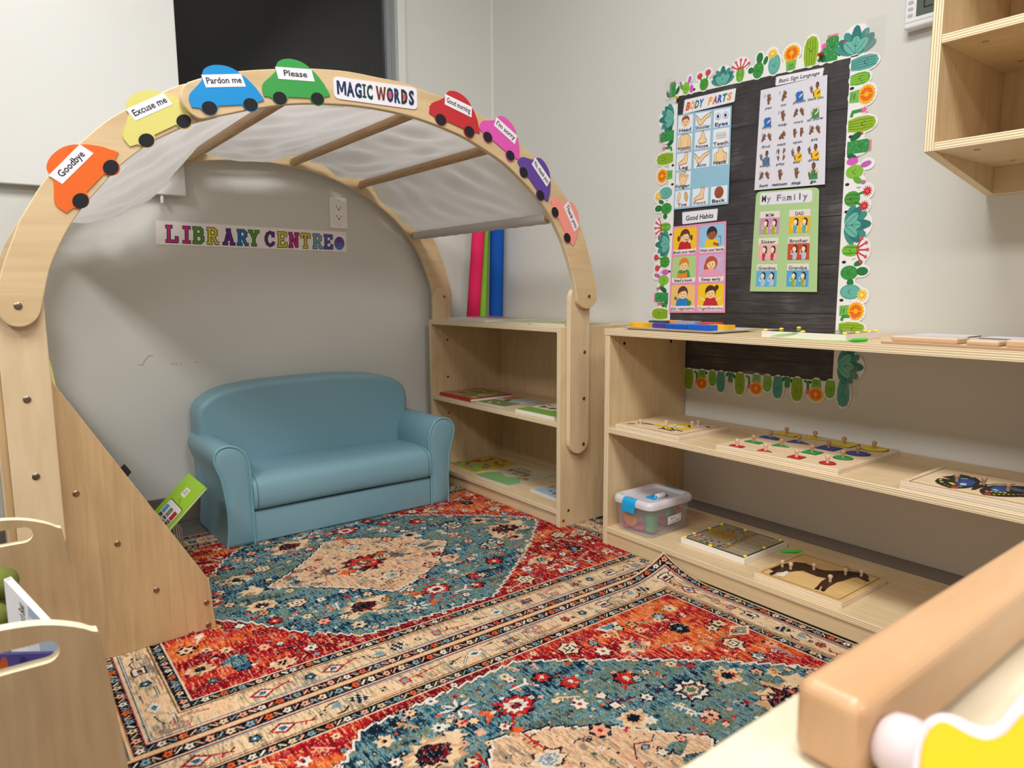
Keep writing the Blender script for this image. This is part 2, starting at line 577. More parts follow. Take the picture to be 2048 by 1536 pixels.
# thermometer / clock on the right wall
t = thing('digital_clock', 'white digital wall clock with a grey green screen, half hidden by the wall shelf', 'clock', (XR - .014, .74, 1.45))
mb = MB(); mb.box(XR - .028, XR, .66, .828, 1.388, 1.52); mb.m = [0] * len(mb.m)
finish('case', mb, [mat('clock_white', (236, 236, 240), .35)], t, bevel=.007, segs=4)
a = Art()
a.rect(.675, 1.412, .800, 1.51, (92, 104, 92), 1)
a.line([(.668, 1.403), (.822, 1.403)], .0012, (196, 196, 200), 1)
for k in range(4): a.rrect(.807, 1.4135 + k * .0145, .819, 1.4215 + k * .0145, .0035, (186, 186, 190), 1)
def seg7(a, x, y, w, h, digs, c, l):
    on = {'2': 'abged', '1': 'bc', '5': 'afgcd'}
    for i, d in enumerate(digs):
        X = x - i * w * 1.5
        sg = {'a': [(X, y + h), (X - w, y + h)], 'b': [(X - w, y + h), (X - w, y + h / 2)], 'c': [(X - w, y + h / 2), (X - w, y)], 'd': [(X, y), (X - w, y)], 'e': [(X, y + h / 2), (X, y)], 'f': [(X, y + h), (X, y + h / 2)], 'g': [(X, y + h / 2), (X - w, y + h / 2)]}
        for k in on[d]: a.line(sg[k], w * .16, c, l)
seg7(a, .783, 1.428, .018, .045, '2125', (36, 42, 36), 2)
art_obj('screen', a, plane_map((XR - .0283, 0, 0), (0, 1, 0), (0, 0, 1), (-1, 0, 0)), t, rough=.3)

# ---------------------------------------------------------------- LIBRARY CENTRE strip
def slab_letters(a, txt, cols, x, step, y0, h, t):
    """outlined slab-serif capitals drawn with thick strokes"""
    G = {'L': [[(0, 0), (0, 1)], [(0, 0), (.62, 0), (.62, .3)], [(-.18, 1), (.22, 1)], [(-.18, 0), (.2, 0)]],
         'I': [[(.15, 0), (.15, 1)], [(-.1, 1), (.4, 1)], [(-.1, 0), (.4, 0)]],
         'B': [[(0, 0), (0, 1)], [(-.15, 1), (.38, 1), (.52, .88), (.52, .66), (.38, .54), (.05, .54)], [(.38, .54), (.58, .4), (.58, .14), (.4, 0), (-.15, 0)]],
         'R': [[(0, 0), (0, 1)], [(-.15, 1), (.36, 1), (.54, .86), (.54, .64), (.36, .5), (.05, .5)], [(.3, .5), (.56, 0), (.72, 0)], [(-.15, 0), (.18, 0)]],
         'A': [[(0, 0), (.3, 1), (.62, 0)], [(.12, .34), (.5, .34)], [(-.16, 0), (.16, 0)], [(.46, 0), (.78, 0)], [(.14, 1), (.4, 1)]],
         'Y': [[(0, 1), (.28, .48), (.56, 1)], [(.28, .48), (.28, 0)], [(-.15, 1), (.15, 1)], [(.42, 1), (.7, 1)], [(.12, 0), (.46, 0)]],
         'C': [[(.62, .72), (.6, .9), (.36, 1), (.12, .88), (0, .62), (0, .38), (.12, .12), (.36, 0), (.6, .12), (.66, .24)], [(.62, .7), (.62, 1)]],
         'E': [[(0, 0), (0, 1)], [(-.15, 1), (.55, 1), (.55, .76)], [(0, .5), (.36, .5)], [(-.15, 0), (.6, 0), (.6, .26)]],
         'N': [[(0, 0), (0, 1), (.56, 0), (.56, 1)], [(-.15, 0), (.15, 0)], [(.4, 1), (.72, 1)], [(-.15, 1), (.05, 1)]],
         'T': [[(.3, 0), (.3, 1)], [(-.04, .74), (-.04, 1), (.64, 1), (.64, .74)], [(.12, 0), (.48, 0)]]}
    for i, ch in enumerate(txt):
        if ch == ' ':
            continue
        for st in G[ch]:
            pts = [(x[i] + p[0] * step * .72, y0 + p[1] * h) for p in st]
            a.line(pts, t * 1.75, (42, 38, 60), 1)
            a.line(pts, t, cols[i], 2)
PK, GR, YE, PU, BL, LB = (205, 40, 135), (90, 160, 50), (228, 212, 40), (98, 40, 140), (30, 120, 196), (120, 180, 200)
q = [P(312, 489, 1, YB), P(692, 504, 1, YB), P(692, 464.5, 1, YB), P(311, 440.6, 1, YB)]
mp = quad_map(q, (0, -1, 0))
t = thing('library_sign', 'white banner reading LIBRARY CENTRE in rainbow letters on the back wall', 'sign', (.815, YB, .93))
mb = MB(); mb.prism([(0, 0), (1, 0), (1, 1), (0, 1)], mp, .0006, .0016); mb.m = [0] * len(mb.m)
finish('paper_strip', mb, [art_mat((252, 246, 244), .45)], t)
k = (q[3] - q[0]).length / (q[1] - q[0]).length
xs = [.058, .132, .182, .250, .328, .400, .458, 0, .540, .612, .675, .740, .812, .877]
s = Art()
slab_letters(s, 'LIBRARY CENTRE', [PK, PK, GR, YE, PU, BL, GR, GR, PU, YE, PK, YE, LB, (92, 96, 190)], xs, .082, .16 * k, .61 * k, .0105)
b2 = Art()
b2.it = [(l, c, [(u, v / k) for u, v in pts], fs) for l, c, pts, fs in s.it]
b2.ell(.958, .42, .031, .33, (50, 40, 110), 1, 24)
for i in range(6):
    yy0, yy1 = -1 + i / 3, -1 + (i + 1) / 3
    c = tuple(int((1 - i / 5) * u + i / 5 * v) for u, v in zip((84, 150, 214), (130, 50, 160)))
    p = [(math.sqrt(max(0, 1 - y * y)), y) for y in (yy0, (yy0 + yy1) / 2, yy1)]
    b2.poly([(.958 + .0285 * x, .42 + .30 * y) for x, y in p] + [(.958 - .0285 * x, .42 + .30 * y) for x, y in p[::-1]], c, 2)
b2.ell(.951, .50, .003, .05, (40, 30, 90), 3); b2.ell(.966, .50, .003, .05, (40, 30, 90), 3)
b2.line([(.942, .36), (.949, .26), (.958, .23), (.967, .26), (.975, .36)], .004, (40, 30, 90), 3)
art_obj('lettering', b2, mp, t, base=.0016, rough=.5)
for (x, y) in ((.008, .06), (.985, .9)):
    a = Art(); a.line([(x - .006, y), (x + .006, y + .03)], .003, (110, 104, 100), 1)
    art_obj('staple', a, mp, t, base=.0018)

# ================================================================ panel helpers
def bolts(parent, pts, N, m=STEEL, r=.0075):
    N = Vector(N)
    for p in pts:
        mb = MB()
        mb.lathe([(r, 0), (r, .0012), (r * .8, .0022), (r * .42, .0024), (r * .40, .0008), (0, .0008)], p, N, 14)
        finish('bolt', mb, [m], parent, sharp=35)
def board(name, parent, b, thin=None, grain=None, mats=(PLY, PLYE), bevel=.0012):
    mb = MB(); mb.box(*b, thin=thin, grain=grain)
    return finish(name, mb, list(mats), parent, bevel=bevel)

# ---------------------------------------------------------------- small bookshelf (right post of the arch stands on it)
t = thing('bookshelf', 'small birch plywood bookshelf in the corner beside the blue sofa', 'shelf', (1.64, 2.06, 0))
X0, X1, Y0, Y1 = 1.463, 1.822, 1.66, 2.47
board('side_panel', t, (X0, X1, Y0, Y0 + .017, .0062, .665), 1, 2)
board('side_panel', t, (X0, X1, Y1 - .017, Y1, .0062, .665), 1, 2)
board('top_panel', t, (X0, X1, Y0 + .017, Y1 - .017, .647, .664), 2, 1)
board('shelf_board', t, (X0 + .001, X1 - .008, Y0 + .017, Y1 - .017, .339, .355), 2, 1)
board('bottom_board', t, (X0 + .001, X1 - .008, Y0 + .017, Y1 - .017, .047, .063), 2, 1)
board('toe_kick', t, (X0 + .008, X0 + .024, Y0 + .017, Y1 - .017, .0065, .047), 0, 1)
board('back_panel', t, (X1 - .008, X1 - .001, Y0 + .017, Y1 - .017, .0065, .647), 0, 2)
bolts(t, [(1.501, Y0, .357), (1.501, Y0, .059), (1.479, Y0, .028), (1.501, Y0, .652)], (0, -1, 0), BRASS, .005)
bolts(t, [(1.54, Y1 - .017, z) for z in (.58, .426, .273)], (0, -1, 0), BRASS, .005)

# ---------------------------------------------------------------- long low shelf
t = thing('toy_shelf', 'long low birch plywood shelf unit along the right wall below the bulletin board', 'shelf', (1.65, .87, 0))
X0, X1, Y0, Y1 = 1.477, 1.829, .255, 1.476
board('side_panel', t, (X0 + .001, X1, Y1 - .018, Y1, .0062, .6475), 1, 2)
board('side_panel', t, (X0 + .001, X1, Y0, Y0 + .018, .0062, .6475), 1, 2)
board('top_panel', t, (X0, X1, Y0, Y1 + .003, .648, .667), 2, 1)
board('shelf_board', t, (X0, X1, Y0 + .018, Y1 - .018, .355, .371), 2, 1)
board('bottom_board', t, (X0, X1, Y0 + .018, Y1 - .018, .047, .063), 2, 1)
board('toe_kick', t, (X0 + .004, X0 + .020, Y0 + .018, Y1 - .018, .0065, .047), 0, 1)
bolts(t, [(1.541, Y1 - .018, .621), (1.754, Y1 - .018, .617)], (0, -1, 0), DARK, .005)

# ---------------------------------------------------------------- wall shelf, upper right
t = thing('wall_shelf', 'birch plywood shelf unit hung on the right wall, upper right', 'shelf', (1.67, .2, 1.0))
yy, xf = .634, 1.505
prof = [(xf, 1.045), (XR, .986), (XR, 1.90), (xf, 1.90)]
for y0 in (yy - .018, -.30):
    mb = MB(); mb.prism(prof, lambda u, v, n, y0=y0: Vector((u, y0 + n, v)), 0, .018, swap=True)
    finish('side_panel', mb, [PLY, PLYE], t, bevel=.001)
for z in (1.045, 1.243, 1.47, 1.70):
    board('shelf_board', t, (xf + .001, XR - .001, -.282, yy - .018, z, z + .016), 2, 1)
board('back_rail', t, (XR - .019, XR - .001, -.282, yy - .018, .987, 1.045), 0, 1)
board('back_panel', t, (XR - .008, XR - .0005, -.282, yy - .018, 1.061, 1.90), 0, 2)
for (x, z, y) in ((1.56, 1.2428, .56), (1.75, 1.2428, .56), (1.56, 1.0448, .56), (1.75, 1.0448, .56)):
    mb = MB(); mb.lathe([(.006, 0), (.006, .0008), (0, .0008)], (x, y, z), (0, 0, -1), 10)
    finish('screw_cap', mb, [mat('screw_cap', (176, 150, 116), .6)], t)

# ---------------------------------------------------------------- left display unit under the arch
t = thing('book_display', 'slant-fronted birch plywood book display unit under the left end of the arch', 'book display', A(.2, 0, -.4), TH)
prof = [(.014, .0062), (.383, .0062), (.375, .122), (.105, .612), (.085, .655), (.014, .655)]
for d in (-.018, -.774):
    mb = MB(); mb.prism(prof, lambda u, v, n, d=d: A(u, v, d - n), 0, .018, swap=True)
    finish('side_panel', mb, [wood_face('worn_ply', (198, 166, 122), (176, 145, 104), .42, 2.5, 46, .4), PLYE], t, bevel=.001)
def inb(name, u0, z0, u1, z1, th=.012):
    dx, dz = u1 - u0, z1 - z0
    L = math.hypot(dx, dz); nx, nz = -dz / L * th, dx / L * th
    mb = MB(); mb.prism([(u0, z0), (u1, z1), (u1 + nx, z1 + nz), (u0 + nx, z0 + nz)], lambda u, v, n: A(u, v, -.036 - n), 0, .738)
    finish(name, mb, [PLY, PLYE], t, bevel=.001)
inb('back_panel', .028, .0065, .028, .64)
for (u0, z0) in ((.03, .46), (.03, .31), (.03, .14)):
    u1 = .105 + (.612 - z0) * .55 - .055
    inb('slanted_shelf', u0, z0 + .02, u1, z0 - .01)
    inb('shelf_lip', u1, z0 - .012, u1 + .012, z0 + .045, .010)
inb('toe_board', .366, .0065, .366, .11, .012)
bolts(t, [A(*PA(x, y, -.018), -.018) for x, y in ((152, 987), (235, 1087), (313, 1180), (413, 1205), (417, 1250), (383, 1267))], AN, mat('bolt_copper', (176, 140, 116), .3, 1), .0062)

# ---------------------------------------------------------------- play arch
t = thing('play_arch', 'tall bent birch plywood arch with dowels spanning from book display to bookshelf', 'arch', A(.81, .25, -.4), TH)
def sm(pts, n=4):
    """catmull-rom through points"""
    out = []
    for i in range(len(pts) - 1):
        p0, p1, p2, p3 = pts[max(i - 1, 0)], pts[i], pts[i + 1], pts[min(i + 2, len(pts) - 1)]
        for k in range(n):
            s = k / n
            out.append(tuple(.5 * (2 * b + (c - a) * s + (2 * a - 5 * b + 4 * c - d) * s * s + (3 * b - a - 3 * c + d) * s ** 3) for a, b, c, d in zip(p0, p1, p2, p3)))
    out.append(pts[-1])
    return out
topo = [(376, 164), (420, 151), (470, 143), (520, 139), (590, 136.5), (640, 137.7), (698.6, 143), (757, 154.7), (807, 165), (845, 179.6), (900, 199), (950.5, 222), (1000, 255), (1044, 291), (1079.5, 325), (1108.8, 361), (1138, 405), (1164.5, 461), (1183.5, 530), (1193, 575.5), (1194, 594), (1191, 606), (1182.5, 614.5), (1174, 617.5), (1165, 614.5), (1157.5, 606), (1154, 590)]
topi = [(1146, 550), (1131, 499), (1121, 471.7), (1100, 430), (1069, 387), (1037.5, 353), (1010.4, 327), (975, 302), (933, 276), (891.7, 257), (850, 241), (810, 229), (760, 218), (700, 210), (640, 207), (600, 207), (560, 210), (500, 219), (450, 229), (415, 236), (400, 237), (386, 230), (373, 217), (364, 203), (361.6, 189), (365, 175)]
TS = sm([PA(x, y, .036) for x, y in topo + topi], 3)
lo = [(612, 172), (604, 158), (590, 150), (560, 148), (520, 149), (480, 152), (445, 157), (400, 163), (362, 169), (310, 190), (266.6, 210), (235, 228), (205, 247.5), (160.6, 285), (132, 310), (109, 334.6), (78, 375.5), (62.5, 401.6), (40.4, 438), (23.4, 482), (5, 534), (-4, 575), (-6, 605), (-2, 630), (15.6, 649), (39, 654.5), (60, 649), (75.5, 636), (83, 617.7)]
li = [(88.5, 589), (99, 539.6), (114.6, 500.5), (135.4, 459), (161.5, 420), (200, 375.5), (239, 333), (275, 304), (307.6, 281.6), (362, 256), (386, 246), (430, 235), (455, 226), (500, 215), (550, 206), (590, 200), (606, 190)]
LS_ = sm([PA(x, y, .018) for x, y in lo + li], 3)
ARCHP = wood_face('arch_ply', (214, 188, 148), (196, 168, 126), .42, 2.2, 30, .45)
def seg(name, prof, d):
    mb = MB(); mb.prism(prof, lambda u, v, n: A(u, v, d - n), 0, .0175)
    return finish(name, mb, [ARCHP, PLYE], t, bevel=.0018)
seg('arch_segment', TS, .036); seg('arch_segment', LS_, .018)
seg('arch_segment', TS, -.828); seg('arch_segment', LS_, -.810)
def stadium(u0, u1, z0, z1, top=True):
    r = (u1 - u0) / 2; c = (u0 + u1) / 2
    p = [(c + r * math.cos(PI + PI * k / 10), z0 + r + r * math.sin(PI + PI * k / 10)) for k in range(11)]
    return p + [(c + r * math.cos(PI * k / 10), z1 - r + r * math.sin(PI * k / 10)) for k in range(11)]
for (u0, u1, d) in ((.027, .105, 0), (1.487, 1.575, .018), (.027, .105, -.792), (1.487, 1.573, -.810)):
    z1 = .80 if u0 < 1 else .795
    mb = MB(); mb.prism(stadium(u0, u1, .25, z1), lambda u, v, n: A(u, v, d - n), 0, .0175, swap=True)
    finish('post', mb, [wood_face('post_ply', (220, 197, 162), (206, 180, 143), .42, 3, 20, .5), PLYE], t, bevel=.0015)
DW = [(.158, .965), (.583, 1.205), (.927, 1.229), (1.187, 1.176), (1.412, .999)]
for (u, z) in DW:
    mb = MB(); mb.tube([A(u, z, .0175), A(u, z, -.4), A(u, z, -.827)], .0135, 14)
    finish('dowel', mb, [DOWEL], t, sharp=50)
fd = lambda px, py, d: A(*PA(px, py, d), d)
bolts(t, [fd(36, 612, .018), fd(54, 799, 0), fd(72, 953, 0)], AN, STEEL, .0068)
bolts(t, [fd(1178, 592.5, .036), fd(1169, 704, .018), fd(1167.5, 796.5, .018), fd(1166.5, 887.5, .018), fd(888.5, 593.5, -.810), fd(863, 212, .036)], AN, BRASS, .0058)

# ---------------------------------------------------------------- canopy cloth over the dowels
wrap0 = [(.1745, .965), (.158, .9485), (.1415, .965), (.143, .976)]
nearp = wrap0 + [(.158, .9825), (.215, 1.020), (.300, 1.100), (.360, 1.145), (.430, 1.180), (.500, 1.203), (.583, 1.2215), (.66, 1.226), (.75, 1.228), (.84, 1.234), (.927, 1.2455), (.99, 1.240), (1.06, 1.224), (1.13, 1.205), (1.187, 1.1925), (1.24, 1.160), (1.30, 1.113), (1.36, 1.060), (1.412, 1.0160), (1.427, 1.006), (1.429, .994), (1.412, .9815), (1.396, .990), (1.3955, 1.003), (1.403, 1.012)]
farp = wrap0 + [(.158, .9825), (.235, .974), (.320, .992), (.390, 1.024), (.462, 1.075), (.515, 1.150), (.583, 1.2215), (.66, 1.212), (.75, 1.208), (.84, 1.222), (.927, 1.2455), (.99, 1.232), (1.06, 1.200), (1.13, 1.190), (1.187, 1.1925), (1.235, 1.150), (1.30, 1.085), (1.36, 1.040), (1.412, 1.0160), (1.427, 1.006), (1.429, .994), (1.412, .9815), (1.396, .990), (1.3955, 1.003), (1.403, 1.012)]
pn, pf = sm(nearp, 5), sm(farp, 5)
mb = MB()
nv = 70
rnd = random.Random(3)
ph = [(rnd.uniform(0, 6.3), rnd.uniform(8, 60), rnd.uniform(8, 34), rnd.uniform(.0005, .0016)) for _ in range(16)]
vs, N_ = [], len(pn)
for i in range(N_):
    for j in range(nv + 1):
        f = j / nv
        g = min(1, f * 1.25) ** .85
        u, z = pn[i][0] * (1 - g) + pf[i][0] * g, pn[i][1] * (1 - g) + pf[i][1] * g
        a0, a1 = pn[max(i - 1, 0)], pn[min(i + 1, N_ - 1)]
        tn = (a1[0] - a0[0], a1[1] - a0[1]); L = math.hypot(*tn) or 1
        nx, nz = -tn[1] / L, tn[0] / L
        near = min(math.hypot(u - a_, z - b_) for a_, b_ in DW) - .018
        amp = max(0, min(1, near / .05))
        d = -.002 - f * .800
        wv = sum(A_ * math.sin(p + a_ * u * 1.3 + b_ * f + 2.5 * math.sin(6 * f + p)) for p, a_, b_, A_ in ph) * amp
        if .20 < u < .56: wv += (.0035 * abs(math.sin(26 * f + 14 * u)) + .003 * abs(math.sin(40 * u - 9 * f + 1))) * amp
        wv += .0008 * math.sin(70 * f) * (1 if near < .004 and (i > N_ - 45 or i < 22) else 0)
        vs.append(A(u + nx * wv, z + nz * wv, d))
F = [[i * (nv + 1) + j, i * (nv + 1) + j + 1, (i + 1) * (nv + 1) + j + 1, (i + 1) * (nv + 1) + j] for i in range(N_ - 1) for j in range(nv)]
mb.add(vs, F, 0, True)
cm = bpy.data.materials.new('canopy_cotton'); cm.use_nodes = True
n_ = cm.node_tree; pb = n_.nodes['Principled BSDF']; out = n_.nodes['Material Output']
pb.inputs['Base Color'].default_value = lin((236, 236, 238)); pb.inputs['Roughness'].default_value = .8
tr = n_.nodes.new('ShaderNodeBsdfTranslucent'); tr.inputs[0].default_value = lin((236, 234, 234))
mx = n_.nodes.new('ShaderNodeMixShader'); mx.inputs[0].default_value = .5
n_.links.new(pb.outputs[0], mx.inputs[1]); n_.links.new(tr.outputs[0], mx.inputs[2]); n_.links.new(mx.outputs[0], out.inputs[0])
cl = finish('canopy_cloth', mb, [cm])
tag(cl, 'white crinkled cotton canopy draped over the dowels of the arch', 'canopy')

# ---------------------------------------------------------------- paper cars and sign on the arch
CAR = [(675, 345), (680, 400), (735, 410), (755, 440), (780, 458), (805, 465), (832, 460), (855, 440), (880, 405), (1060, 410), (1070, 440), (1085, 455), (1110, 468), (1130, 472), (1158, 464), (1178, 445), (1190, 400), (1245, 390), (1238, 365), (1225, 340), (1205, 295), (1180, 260), (1150, 220), (1115, 190), (1090, 165), (1060, 145), (1030, 131), (1000, 122), (965, 117), (930, 115), (895, 120), (865, 130), (845, 142), (830, 160), (820, 185), (810, 215), (780, 240), (740, 270), (710, 290), (690, 310), (680, 328)]
CARN = [((x - 805) / 320, (412 - y) / 320) for x, y in CAR]
LAB = [((x - 805) / 320, (412 - y) / 320) for x, y in ((822, 270), (1127, 282), (1115, 188), (812, 180))]
def paper_car(colname, col, w1, w2, txt, d, where):
    a1, a2 = PA(*w1, d), PA(*w2, d)
    S = math.hypot(a2[0] - a1[0], a2[1] - a1[1]); an = math.atan2(a2[1] - a1[1], a2[0] - a1[0])
    T = lambda u, v: (a1[0] + rot2(u * S, v * S, an)[0], a1[1] + rot2(u * S, v * S, an)[1])
    mp = lambda u, v, n=0: A(*T(u, v), d + n)
    t = thing('paper_car', 'cut-out %s foam car labelled %s, %s' % (colname, txt, where), 'paper car', mp(.5, 0, 0), TH, 'foam cars stuck along the arch')
    mb = MB(); mb.prism(CARN, mp, .0005, .0025); mb.m = [0] * len(mb.m)
    finish('car_body', mb, [art_mat(col, .65)], t)
    for cx in (0, 1.0):
        mb = MB(); mb.prism([(cx + .175 * math.cos(2 * PI * k / 22), -.005 + .145 * math.sin(2 * PI * k / 22)) for k in range(22)], mp, .0026, .0040); mb.m = [0] * len(mb.m)
        finish('wheel', mb, [art_mat((24, 24, 32), .8)], t)
    mb = MB(); mb.prism(LAB, mp, .0026, .0030); mb.m = [0] * len(mb.m)
    lb = finish('word_label', mb, [art_mat((232, 230, 238), .5)], t)
    q = [mp(*p) for p in LAB]
    a = Art(); a.text(txt, .5, .30, .50, (44, 42, 54), 1, w=min(.88, .085 * len(txt) + .14), shear=.12, off=.016)
    art_obj('lettering', a, quad_map(q, AN), t, base=.0031)
paper_car('orange', (226, 100, 26), (160.4, 401.5), (220.8, 334.8), 'Goodbye', .018, 'lowest on the left of the arch')
paper_car('pale yellow', (212, 206, 118), (292, 280.8), (366.7, 242.5), 'Excuse me', .018, 'between the orange and the blue car')
paper_car('blue', (16, 138, 206), (418, 215.5), (500, 209), 'Pardon me', .036, 'beside the yellow car near the top')
paper_car('green', (56, 152, 72), (558.7, 196), (633.7, 197.3), 'Please', .036, 'left of the MAGIC WORDS sign')
paper_car('red', (188, 42, 50), (880.6, 239), (937.5, 263), 'Good morning', .036, 'right of the MAGIC WORDS sign')
paper_car('pink', (218, 84, 176), (974.4, 274), (1019.4, 311), "I'm sorry", .036, 'between the red and the purple car')
paper_car('purple', (94, 64, 150), (1046.5, 344.6), (1080, 390.4), 'No, thank you', .036, 'below the pink car')
paper_car('peach', (238, 148, 136), (1109, 424.4), (1133.3, 475.8), 'Thank you', .036, 'lowest on the right of the arch')
# MAGIC WORDS
t = thing('magic_words_sign', 'white rounded sign reading MAGIC WORDS at the top of the arch', 'sign', A(.85, 1.25, .036), TH)
q = [A(*PA(x, y, .036), .036) for x, y in ((668.5, 197), (834, 219.8), (833, 176), (665.5, 152.5))]
mp = quad_map(q, AN)
rr = []
for cx, cy, a0 in ((.95, .82, 0), (.05, .82, 90), (.05, .18, 180), (.95, .18, 270)):
    for k in range(5):
        an = math.radians(a0 + 22.5 * k); rr.append((cx + .05 * math.cos(an), cy + .18 * math.sin(an)))
mb = MB(); mb.prism(rr, mp, .0006, .0018); mb.m = [0] * len(mb.m)
finish('card', mb, [art_mat((228, 226, 236), .45)], t)
a = Art()
cols = [(20, 50, 86), (20, 50, 86), (20, 50, 86), (22, 60, 58), (22, 60, 58), None, (112, 52, 36), (20, 50, 86), (20, 50, 86), (24, 50, 48), (20, 50, 86)]
cx = [.085, .185, .275, .345, .41, 0, .545, .655, .745, .835, .925]
cwd = [.100, .09, .080, .042, .07, 0, .13, .085, .075, .08, .07]
for i, ch in enumerate('MAGIC WORDS'):
    if ch == ' ': continue
    if ch in 'OD': a.ell(cx[i], .50, .022, .15, (226, 74, 84), 1)
    if ch == 'R': a.ell(cx[i], .60, .014, .07, (226, 74, 84), 1)
    if ch == 'M': a.poly([(cx[i] + (u - .5) * .105, .21 + v * .62) for u, v in ((0, 0), (0, 1), (.27, 1), (.5, .45), (.73, 1), (1, 1), (1, 0), (.78, 0), (.78, .68), (.58, .18), (.42, .18), (.22, .68), (.22, 0))], cols[i], 2)
    elif ch == 'I': a.poly([(cx[i] + u * .022, .21 + v * .62) for u, v in ((-1, 0), (-1, .14), (-.45, .14), (-.45, .86), (-1, .86), (-1, 1), (1, 1), (1, .86), (.45, .86), (.45, .14), (1, .14), (1, 0))], cols[i], 2)
    elif ch == 'W': a.poly([(cx[i] + (u - .5) * .125, .21 + v * .62) for u, v in ((0, 1), (.2, 1), (.30, .35), (.42, .95), (.58, .95), (.70, .35), (.80, 1), (1, 1), (.80, 0), (.62, 0), (.5, .6), (.38, 0), (.20, 0))], cols[i], 2)
    else: a.text(ch, cx[i], .21, .62, cols[i], 2, w=cwd[i], off=.045)
art_obj('lettering', a, mp, t, base=.0019)

# ================================================================ sofa
SOF = mat('sofa_vinyl', (122, 162, 177), .40, spec=.45, bump=.05, bscale=900)
PIPE = mat('sofa_piping', (118, 168, 182), .35)
t = thing('sofa', 'light blue vinyl child-size sofa with rounded arms against the back wall', 'sofa', (.94, 2.3, 0.006))
armL = [(.546, .006), (.552, .06), (.553, .121), (.548, .175), (.540, .225), (.527, .262), (.522, .285), (.527, .306), (.540, .318), (.560, .323), (.583, .318), (.602, .305), (.615, .287), (.622, .262), (.624, .24), (.626, .158), (.628, .006)]
armR = [(1.262, .006), (1.262, .10), (1.257, .20), (1.256, .25), (1.262, .28), (1.278, .308), (1.297, .320), (1.316, .323), (1.336, .317), (1.351, .305), (1.360, .286), (1.359, .262), (1.350, .23), (1.339, .197), (1.334, .14), (1.332, .087), (1.333, .006)]
def arm(prof, side):
    mb = MB()
    fine = sm(prof, 3)
    y0, y1 = 2.135, 2.47
    cx = sum(p[0] for p in fine) / len(fine); cz = sum(p[1] for p in fine) / len(fine)
    rings = []
    for (y, sh) in ((y0 - .006, .72), (y0 - .003, .93), (y0, .985), (y0 + .006, 1.0), ((y0 + y1) / 2, 1.0), (y1 - .02, 1.0), (y1, .95)):
        rings.append([Vector((cx + (x - cx) * sh, y, max(.006, cz + (z - cz) * sh))) for x, z in fine])
    k = len(fine)
    vs = [p for r in rings for p in r]
    F = []
    for i in range(len(rings) - 1):
        for j in range(k):
            j2 = (j + 1) % k
            F.append([i * k + j, i * k + j2, (i + 1) * k + j2, (i + 1) * k + j])
    F.append(list(range(k))[::-1]); F.append(list(range((len(rings) - 1) * k, len(rings) * k)))
    mb.add(vs, F, 0, True)
    o = finish('armrest', mb, [SOF], t, sharp=70)
    mb = MB(); mb.tube([(x, y0 - .001, z) for x, z in fine], .0042, 8)
    finish('piping', mb, [PIPE], o)
    return o
arm(armL, 0); arm(armR, 1)
back = [(.545, .12), (.540, .34), (.541, .389), (.556, .422), (.600, .452), (.66, .468), (.76, .478), (.90, .482), (1.021, .482), (1.14, .474), (1.219, .460), (1.262, .442), (1.292, .415), (1.304, .375), (1.302, .323), (1.298, .12)]
fine = sm(back, 3)
mb = MB(); mb.prism(fine, lambda u, v, n: Vector((u, 2.372 + n, v)), 0, .122); mb.m = [0] * len(mb.m)
finish('backrest', mb, [SOF], t, bevel=.018, segs=5)
bk = [o for o in bpy.data.objects if o.name == 'backrest'][0]
mb = MB(); mb.tube([(.94 + (x - .94) * .968, 2.3715 + (.004 if i % 2 else .004), .30 + (z - .30) * .90 if z > .3 else z) for i, (x, z) in enumerate(fine[3:-3])], .0012, 6)
finish('seam', mb, [mat('sofa_seam', (80, 116, 130), .6)], bk)
def rbox(name, b, bev, parent, m=SOF, segs=5):
    mb = MB(); mb.box(*b); mb.m = [0] * len(mb.m)
    o = finish(name, mb, [m], parent, bevel=bev, segs=segs)
    for p in o.data.polygons: p.use_smooth = True
    return o
# seat cushion: crowned, rolled front
mb = MB()
prof = sm([(2.150, .110), (2.128, .116), (2.119, .140), (2.119, .170), (2.128, .198), (2.150, .214), (2.19, .220), (2.28, .219), (2.372, .214)], 4) + [(2.40, .20), (2.40, .110)]
n = 24
vs, F = [], []
for i in range(n + 1):
    x = .6285 + (1.2545 - .6285) * i / n
    e = min(i, n - i) / n
    cr = 1 if e > .08 else .80 + .20 * math.sin(e / .08 * PI / 2)
    for y, z in prof: vs.append((x, 2.26 + (y - 2.26) * (.975 + .025 * cr), .16 + (z - .16) * (.9 + .1 * cr) + .003 * math.sin(PI * i / n)))
k = len(prof)
for i in range(n):
    for j in range(k):
        j2 = (j + 1) % k
        F.append([i * k + j, i * k + j2, (i + 1) * k + j2, (i + 1) * k + j])
F.append(list(range(k))[::-1]); F.append(list(range(n * k, (n + 1) * k)))
mb.add(vs, F, 0, True)
sc = finish('seat_cushion', mb, [SOF], t, sharp=60)
for x in (.640, 1.243):
    mb = MB(); mb.tube([(x, 2.2595 + (y - 2.26) * 1.002, .16 + (z - .16) * .985) for y, z in prof[4:26]], .0011, 6)
    finish('seam', mb, [mat('sofa_seam')], sc)
rbox('base', (.622, 1.262, 2.136, 2.46, .0062, .1085), .008, t)

